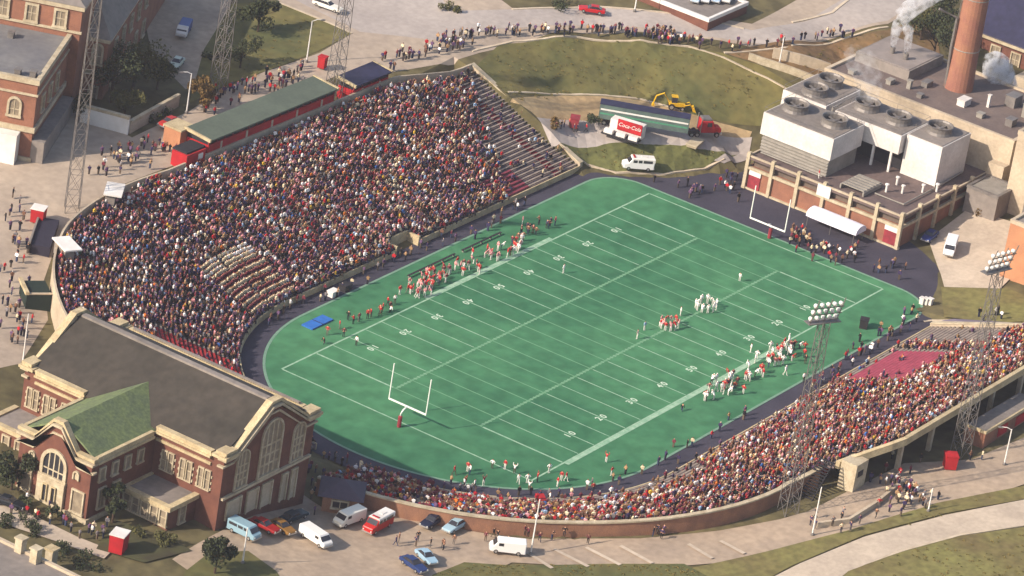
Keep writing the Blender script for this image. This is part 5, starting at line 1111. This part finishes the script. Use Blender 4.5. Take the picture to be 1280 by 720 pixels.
many(50, [(530, 358), (560, 346), (600, 332), (640, 315), (655, 306)], ['red', 'red', 'pink', 'white', 'maroon'], 'player in %s along the far sideline', 'football player', 'far sideline players in %s', PP, (3, 6), .75)
many(14, [(645, 300), (665, 293), (692, 280)], ['black', 'brown', 'maroon', 'navy'], 'staff in %s right of far sideline players', 'sideline staff', 'far sideline staff in %s', PS, (4, 3))
many(13, [(412, 420), (440, 404), (470, 394), (490, 384)], ['red', 'red', 'maroon', 'black'], 'dancer in %s on the turf by the blue mat', 'dancer', 'dancers by the blue mat in %s', PS, (3, 3))
many(58, [(880, 500), (905, 486), (920, 478), (950, 463), (975, 450), (990, 440)], ['white', 'white', 'red', 'white', 'maroon'], 'player in %s along the near sideline', 'football player', 'near sideline players in %s', PP, (4, 7), .8)
many(10, [(965, 440), (985, 434), (1005, 437)], ['red', 'red', 'black', 'white'], 'player in %s right of near sideline line-up', 'football player', 'near sideline right group in %s', PP, (4, 6), .5)
for (u, v), c, lab in (((405, 430), 'black', 'photographer in black kneeling at the left end of the dancers'), ((493, 380), 'white', 'man in white at the corner of the far sideline'), ((487, 391), 'white', 'man in white crouching left of the far sideline'), ((852, 514), 'black', 'photographer in black crouching on the near sideline'), ((1004, 478), 'white', 'person in red and white on the turf below the light tower'), ((1006, 455), 'black', 'person in black beside the near sideline under the light tower'), ((445, 432), 'white', 'man in white beside the blue mat')):
    person(gpos(u, v), 'kneel' if 'kneel' in lab or 'crouch' in lab else 'stand', c, lab, 'sideline staff', 'staff on the turf')
many(22, [(570, 595), (600, 600), (650, 606), (700, 600), (760, 588)], ['red', 'white', 'red', 'white', 'maroon'], 'cheerleader in %s behind the near end line', 'cheerleader', 'cheerleaders in %s behind the end line', ['stand', 'walk', 'up', 'hips'], (9, 7), .6)
many(46, [(390, 470 + 100), (430, 580), (500, 612), (560, 612), (640, 622), (720, 618), (800, 590), (870, 555), (940, 515)], EV, 'bystander in %s on the dark track round the near end', 'bystander', 'bystanders on the near track in %s', PS, (6, 3), own=False)
many(46, [(1010, 490), (1040, 470), (1070, 445), (1110, 420), (1140, 395)], EV + ['red', 'red'], 'bystander in %s on the right track', 'bystander', 'bystanders on the right track in %s', PS, (6, 4), own=False)
many(44, [(330, 400), (360, 385), (430, 360), (520, 318), (600, 290), (660, 255)], EV, 'bystander in %s on the track below the far stand', 'bystander', 'bystanders on the far track in %s', PS, (5, 4), own=False)
many(50, [(985, 305), (1000, 300), (1020, 312), (1045, 322), (1075, 318)], ['red', 'tan', 'black', 'white', 'brown', 'maroon', 'cream'], 'person in %s standing around the white tent', 'bystander', 'people round the white tent in %s', PS, (6, 7), own=False)
many(10, [(908, 225), (918, 240), (905, 230)], ['red', 'white', 'navy', 'black'], 'person in %s at the corner of the power plant', 'bystander', 'people at the plant corner in %s', PS, (5, 7), own=False)
many(10, [(820, 230), (870, 240), (890, 236)], ['navy', 'purple', 'black'], 'person in %s on the far apron', 'bystander', 'people on the far apron in %s', PS, (12, 5), own=False)
many(10, [(1100, 335), (1125, 345)], ['black', 'brown', 'tan', 'navy'], 'bystander in %s at the right turf corner', 'bystander', 'people at the right corner in %s', PS, (8, 5), own=False)
many(105, [(545, 52), (590, 47), (640, 44), (700, 42), (760, 42), (800, 46), (835, 50), (880, 58)], EV, 'onlooker in %s standing along the top of the hill by the road', 'onlooker', 'onlookers along the hill top in %s', PS, (5, 2.5), own=False)
many(26, [(820, 48), (840, 52)], EV, 'onlooker in %s in the knot of people at the bend of the road', 'onlooker', 'onlookers at the bend in %s', PS, (5, 4), own=False)
many(26, [(905, 60), (960, 58), (1025, 50), (1065, 44)], EV, 'onlooker in %s strung out along the verge of the curved road', 'onlooker', 'onlookers along the verge in %s', PS, (8, 2.5), own=False)
many(40, [(480, 78), (540, 66), (590, 56)], EV, 'onlooker in %s on the pavement above the far end of the stand', 'onlooker', 'onlookers above the stand in %s', PS, (7, 5), own=False)
many(64, [(255, 135), (300, 118), (350, 100), (375, 95)], EV + ['red', 'tan'], 'onlooker in %s on the walk behind the long press box', 'onlooker', 'onlookers behind the press box in %s', PS, (9, 6), own=False)
many(46, [(120, 205), (150, 200), (180, 195), (225, 178)], EV, 'passer-by in %s on the plaza left of the press box', 'passer-by', 'passers-by on the plaza in %s', PS, (9, 8), own=False)
many(48, [(10, 262), (25, 300), (20, 350), (12, 420), (30, 410)], EV, 'passer-by in %s on the far left plaza', 'passer-by', 'passers-by at the far left in %s', PS, (9, 14), own=False)
many(20, [(20, 618), (60, 648), (110, 670), (125, 668)], EV, 'passer-by in %s in front of the gymnasium', 'passer-by', 'passers-by by the gymnasium in %s', PS, (8, 7), own=False)
many(12, [(390, 640), (410, 612), (400, 600), (385, 590)], EV, 'passer-by in %s between gymnasium and kiosk', 'passer-by', 'passers-by by the kiosk in %s', PS, (8, 7), own=False)
many(8, [(490, 685), (515, 680), (550, 688), (565, 690)], ['black', 'navy', 'brown'], 'pedestrian in %s crossing the parking lot', 'passer-by', 'pedestrians in the lot in %s', PS, (6, 4))
many(10, [(606, 684), (625, 675), (680, 678), (735, 680)], ['black', 'maroon', 'brown'], 'pedestrian in %s by the brick wall', 'passer-by', 'pedestrians under the wall in %s', PS, (6, 4))
many(8, [(815, 668), (830, 672)], ['navy', 'black', 'purple'], 'pedestrian in %s at wall foot', 'passer-by', 'pedestrians at the wall foot in %s', PS, (6, 4))
many(46, [(1110, 615), (1130, 612), (1150, 625), (1120, 635)], EV + ['navy'], 'person in %s in the knot of people below the right stand', 'passer-by', 'crowd below the right stand in %s', PS, (10, 8), own=False)
many(12, [(1010, 655), (1045, 660), (1060, 655), (1100, 645)], EV, 'passer-by in %s on the light tower drive', 'passer-by', 'passers-by on the drive in %s', PS, (10, 6))
many(10, [(1060, 600), (1090, 598), (1130, 580), (1250, 575)], EV, 'passer-by in %s behind the right stand', 'passer-by', 'passers-by behind the right stand in %s', PS, (10, 5), own=False)
many(8, [(690, 160), (705, 165), (730, 168)], EV, 'worker in %s on the sandy lot', 'worker', 'workers on the sandy lot in %s', PS, (8, 5))
many(6, [(1225, 398), (1260, 400)], ['white', 'black', 'navy'], 'person in %s on the grass plot', 'bystander', 'people on the grass plot in %s', PS, (10, 3), own=False)
person(Vector((73.2, -1.8 + 3, pz + .3)), 'stand', 'red', 'person in red and white standing on the power plant roof edge', 'bystander', None, None, True)

V, F, Cc = [], [], []; base = 0
HAIR = [lin(c) for c in ('#2a1e18', '#3d2a1c', '#1a1516', '#6b4a2c', '#8a2028', '#c9c2b8', '#241c1c')]
SK = [lin(c) for c in ('#c0917a', '#a87a60', '#b98a70', '#7a5440')]; TR = [lin(c) for c in ('#262838', '#3a3230', '#4a4038', '#22222a', '#5a4c40', '#30384e')]
far = [(p, n, f, k, True, None) for p, n, f, k in seatsL] + [(p, n, f, k, False, None) for p, n, f, k in seatsR] + EXTRA
for p, n, f, k, lf, cc in far:
    stn = (random.random() < .36 and not inband(p)) or cc is not None; v, fc, ct = LP[1 if stn else 0]
    a = math.atan2(-n.y, -n.x) + random.uniform(-.4, .4); ca, sa = math.cos(a), math.sin(a); s = random.uniform(.86, 1.1)
    w = v * s; jr = (random.gauss(0, .18) if cc is None and not inband(p) else 0); X = w[:, 0] * ca - w[:, 1] * sa + p.x - n.x * jr; Y = w[:, 0] * sa + w[:, 1] * ca + p.y - n.y * jr
    V.append(np.stack([X, Y, w[:, 2] + p.z], 1)); F += [tuple(i + base for i in q) for q in fc]; base += len(v)
    tb = np.array([lin(COLR[cc or palette(p, f, k, lf)]), random.choice(TR), random.choice(SK), random.choice(HAIR)]); tb[0] *= random.uniform(.8, 1.15)
    Cc.append(tb[ct])
V = np.concatenate(V); Cc = np.concatenate(Cc)
me = bpy.data.meshes.new('crowd'); me.from_pydata(V.tolist(), [], F)
at_ = me.color_attributes.new('cloth', 'FLOAT_COLOR', 'POINT'); at_.data.foreach_set('color', np.concatenate([Cc, np.ones((len(Cc), 1))], 1).astype(np.float32).ravel())
cm = bpy.data.materials.new('crowd_clothing'); cm.use_nodes = True; an = cm.node_tree.nodes.new('ShaderNodeAttribute'); an.attribute_name = 'cloth'
cm.node_tree.links.new(an.outputs['Color'], cm.node_tree.nodes['Principled BSDF'].inputs['Base Color']); cm.node_tree.nodes['Principled BSDF'].inputs['Roughness'].default_value = .9; cm.node_tree.nodes['Principled BSDF'].inputs['Specular IOR Level'].default_value = .15
me.materials.append(cm); tag(link('crowd', me), 'dense mass of spectators filling the horseshoe stands and the walks around', 'crowd', kind='stuff')
print('crowd', len(far), 'tris ~', len(F) * 1.7)

# ------------------------------------------------------------------ trees, shrubs, steam
def tree(q, h, r, label, m, n=900, name='tree', cat='tree', group=None, squash=1., seed=0, trunk=True):
    rn = random.Random(seed); e = empty(name, q, 0, label, cat, group); mb = MB()
    if trunk:
        mb.tube([(0, 0, -.3), (.1, .05, h * .3), (.0, .1, h * .6)], h * .035, 7, h * .018)
        for k in range(6):
            a = rn.uniform(0, 6.28); z = h * rn.uniform(.25, .5); mb.tube([(0, 0, z), (math.cos(a) * r * .4, math.sin(a) * r * .4, z + h * .2), (math.cos(a) * r * .7, math.sin(a) * r * .7, z + h * .28)], h * .016, 5, h * .006)
        mb.obj('trunk', M['wood'], e)
    mb = MB(); cl = [(Vector((rn.gauss(0, r * .42), rn.gauss(0, r * .42), h * (rn.uniform(.4, .9) if trunk else rn.uniform(.15, .75)))), r * rn.uniform(.28, .5)) for _ in range(9 if trunk else 5)]
    for i in range(n):
        c, cr = rn.choice(cl); d = Vector((rn.gauss(0, 1), rn.gauss(0, 1), rn.gauss(0, .8))).normalized() * cr * rn.uniform(.5, 1.05); p = c + Vector((d.x, d.y, d.z * squash)); p.z = max(p.z, .1)
        s = rn.uniform(.16, .34) * (1 if h > 5 else .7); ax = Vector((rn.gauss(0, 1), rn.gauss(0, 1), rn.gauss(0, 1))).normalized(); t = ax.orthogonal().normalized(); bt = ax.cross(t)
        mb.add([p + t * s, p + bt * s * .7, p - t * s, p - bt * s * .7], [(0, 1, 2, 3)])
    mb.obj('crown' if trunk else 'foliage', m, e); return e
LF = [mat('leaf_dark', '#3c4226', c2='#2c3020', scale=.8, rough=.9), mat('leaf_olive', '#595630', c2='#41401f', scale=.8, rough=.9), mat('leaf_rust', '#74592f', c2='#574626', scale=.8, rough=.9)]
T = 0
for (u, v), h, r, m, lab in (((138, 128), 10, 5.5, 0, 'large dark tree against the right side of the college building'), ((166, 112), 9, 5.2, 1, 'olive tree behind the white retaining wall'), ((196, 112), 6, 3, 0, 'dark rounded tree nearest the side court'), ((155, 148), 5, 3.2, 1, 'low olive tree just above the white wall'),
                             ((255, 140), 6, 2.4, 2, 'rusty tree at the corner of the lawn by the walk'), ((1165, 78), 9, 4.6, 0, 'dark green tree left of the smokestack'), ((1178, 42), 8, 4.4, 0, 'dark tree by the road left of the smokestack top'), ((1150, 50), 7, 3.6, 1, 'olive tree on the verge beside the steam'), ((100, 148), 4.5, 2.4, 0, 'small dark tree in the shade of the college building'),
                             ((322, 40), 6, 3.6, 0, 'dark tree in the middle of the rough lawn'), ((300, 85), 5, 3, 0, 'dark bushy tree on the lawn beside the light tower'), ((268, 718), 6, 3, 0, 'dark tree at the bottom edge beside the lamp post'), ((14, 612), 6, 3, 0, 'dark tree in front of the gymnasium at the left edge'), ((140, 655), 6.5, 2.0, 0, 'dark narrow evergreen in the corner of the gymnasium wing')):
    T += 1; tree(gr(u, v), h, r, lab, LF[m], 1700, seed=T, group='trees around the stadium')
for (u, v), h, r, m, lab in (((185, 152), 1.8, 2, 0, 'dark shrub at the foot of the garden wall, left one'), ((205, 145), 1.8, 2, 0, 'dark shrub at the foot of the garden wall, right one'), ((66, 648), 2.2, 1.7, 0, 'round shrub right of the gymnasium portal'), ((30, 634), 2, 1.5, 0, 'round shrub left of the gymnasium portal'), ((172, 668), 1.6, 1.6, 1, 'low shrub under the gymnasium wing windows'), ((205, 682), 1.8, 1.8, 1, 'bushy shrub at the corner of the gymnasium wing'), ((45, 668), 1.5, 2.2, 0, 'dark hedge clump at the upper end of the terrace lawn'), ((75, 690), 1.4, 2.4, 0, 'dark hedge clump at the lower end of the terrace lawn'), ((10, 655), 1.5, 2.2, 0, 'dark hedge clump at the left edge of the terrace'), ((110, 705), 1.3, 2.4, 0, 'dark low bush by the red booth'), ((563, 14), 1.4, 2, 1, 'trimmed shrub on the traffic island at the top'), ((690, 160), 2, 1.8, 2, 'brown bush on the sandy lot'), ((735, 158), 2.6, 2, 0, 'dark bush at the left end of the trailer'), ((275, 75), 1.5, 2, 0, 'dark shrub bed beside the side court'),
                             ((1225, 268), 1.5, 2, 2, 'rusty shrub in the yard bed'), ((700, 8), 1.5, 3, 0, 'dark hedge at the far side of the curved road'), ((800, 640), .5, .3, 0, '') , ((1240, 262), 1.6, 2, 1, 'olive shrub at the right of the yard bed')):
    if lab: T += 1; tree(gr(u, v), h, r, lab, LF[m], 520, 'shrub', 'shrub', 'shrubs around the stadium', seed=T, trunk=False)
sm = bpy.data.materials.new('steam'); sm.use_nodes = True; n_ = sm.node_tree.nodes; l_ = sm.node_tree.links; n_.remove(n_['Principled BSDF']); pv = n_.new('ShaderNodeVolumePrincipled'); pv.inputs['Color'].default_value = (.97, .96, .97, 1); tn = n_.new('ShaderNodeTexNoise'); tn.inputs['Scale'].default_value = .75; tn.inputs['Detail'].default_value = 7; tn.inputs['Roughness'].default_value = .65
ge = n_.new('ShaderNodeNewGeometry'); l_.new(ge.outputs['Position'], tn.inputs['Vector']); mr = n_.new('ShaderNodeMapRange'); mr.inputs[1].default_value = .44; mr.inputs[2].default_value = .72; mr.inputs[3].default_value = 0; mr.inputs[4].default_value = 2.0; l_.new(tn.outputs[0], mr.inputs[0]); l_.new(mr.outputs[0], pv.inputs['Density']); l_.new(pv.outputs[0], n_['Material Output'].inputs['Volume'])
sm2 = sm.copy(); sm2.name = 'thin_steam'; [nd for nd in sm2.node_tree.nodes if nd.type == 'MAP_RANGE'][0].inputs[4].default_value = .16
def plume(path, label, m, seed):
    rn = random.Random(seed); me = bpy.data.meshes.new('steam'); bm = bmesh.new()
    P = [Vector(p[:3]) for p in path]; n = 12; secs = []
    for i in range(len(path) * 4 - 3):
        k = min(i // 4, len(path) - 2); f = i / 4 - k; p = P[k].lerp(P[k + 1], f); r = path[k][3] * (1 - f) + path[k + 1][3] * f
        if i in (0, len(path) * 4 - 4): r *= .4
        secs.append([bm.verts.new(p + Vector((math.cos(6.283 * j / n), math.sin(6.283 * j / n), 0)) * r * (1 + .35 * noise.noise(Vector((j * .9, i * .6, seed)))) + Vector((rn.gauss(0, .05), rn.gauss(0, .05), 0))) for j in range(n)])
    for a, b in zip(secs, secs[1:]):
        for j in range(n): bm.faces.new((a[j], a[(j + 1) % n], b[(j + 1) % n], b[j]))
    bm.faces.new(secs[0][::-1]); bm.faces.new(secs[-1]); bm.to_mesh(me); bm.free(); me.materials.append(m); tag(link('steam', me), label, 'steam', kind='stuff')
plume([(117, 13.2, 16.5, .5), (117, 13.3, 19, .9), (117.2, 12.9, 21.5, 1.3), (117.8, 11.6, 24.5, 2.2), (119, 9, 28, 2.8), (120.5, 6, 31, 2.4)], 'white steam column from the left roof pipe', sm, 1)
plume([(116.5, 10, 16.5, .5), (116.6, 10.2, 19, .8), (116.9, 11, 22, 1.2)], 'white steam column from the right roof pipe', sm, 2)
w = at(1258, 105, 13); plume([(w.x, w.y, 8, 1.2), (w.x, w.y + .5, 11, 2.8), (w.x, w.y + 1.8, 14.5, 3.4), (w.x + .5, w.y + 3.4, 18, 2.2)], 'billow of white steam in front of the brick hall', sm, 3)
plume([(92.6, 4, 15.4, 1.9), (92.6, 4.5, 18, 2.6), (93, 6.5, 21, 3.4), (94, 9, 24, 3.)], 'thin grey vapour over the cooling tower fans', sm2, 4)

# ------------------------------------------------------------------ rough grass tufts on the slopes and lawns
rn = random.Random(5); mb = MB()
for poly, n in (([(600,80),(640,60),(700,50),(800,54),(880,68),(950,92),(940,140),(850,138),(750,118),(640,130)], 700), ([(250,130),(290,8),(345,6),(430,42),(390,66),(320,95)], 300), ([(1030,740),(1080,706),(1180,680),(1280,664),(1280,720)], 420), ([(905,72),(1110,42),(1160,20),(1165,60),(1020,95)], 250), ([(705,186),(840,190),(910,192),(870,206),(770,212)], 160), ([(540,720),(590,708),(850,708),(880,720)], 300), ([(1000,700),(1080,668),(1170,636),(1280,612),(1280,618),(1100,668)], 400)):
    us = [p[0] for p in poly]; vs = [p[1] for p in poly]; c = 0
    while c < n:
        u, v = rn.uniform(min(us), max(us)), rn.uniform(min(vs), max(vs)); ins = False
        for (x1, y1), (x2, y2) in zip(poly, poly[1:] + poly[:1]):
            if (y1 > v) != (y2 > v) and u < (x2 - x1) * (v - y1) / (y2 - y1) + x1: ins = not ins
        c += 1
        if not ins or noise.noise(Vector((u * .02, v * .04, 0))) < rn.uniform(-.5, .3): continue
        p = gr(u, v); p.z += .2; a = rn.uniform(0, 3.14); r = rn.uniform(.12, .4); hh = rn.uniform(.06, .2)
        for k in range(2): d = Vector((math.cos(a + k * 1.57), math.sin(a + k * 1.57), 0)) * r; mb.cur = c % 2; mb.add([p - d, p + d, p + d * .7 + Vector((0, 0, hh)), p - d * .6 + Vector((0, 0, hh * .8))], [(0, 1, 2, 3)])
mb.cur = 0; tag(mb.obj('grass_tufts', [mat('tuft_olive', '#6a6238', c2='#565430', scale=.4, rough=1), mat('tuft_straw', '#80703f', c2='#6c6038', scale=.4, rough=1)]), 'rough tufts of grass on the slopes and lawns', 'grass', kind='stuff')

# ------------------------------------------------------------------ thin even haze added over the whole scene to lift the blacks
mb = MB(); mb.bx(-760, 3300, -2900, 3300, -8, 352); hz = bpy.data.materials.new('haze'); hz.use_nodes = True; n_ = hz.node_tree.nodes; n_.remove(n_['Principled BSDF']); hv = n_.new('ShaderNodeVolumePrincipled'); hv.inputs['Color'].default_value = (.86, .84, .96, 1); hv.inputs['Density'].default_value = .00006; hv.inputs['Anisotropy'].default_value = .2
hz.node_tree.links.new(hv.outputs[0], n_['Material Output'].inputs['Volume']); tag(mb.obj('haze', hz), 'thin pale haze added over the whole place to lift the dark tones', kind='stuff')
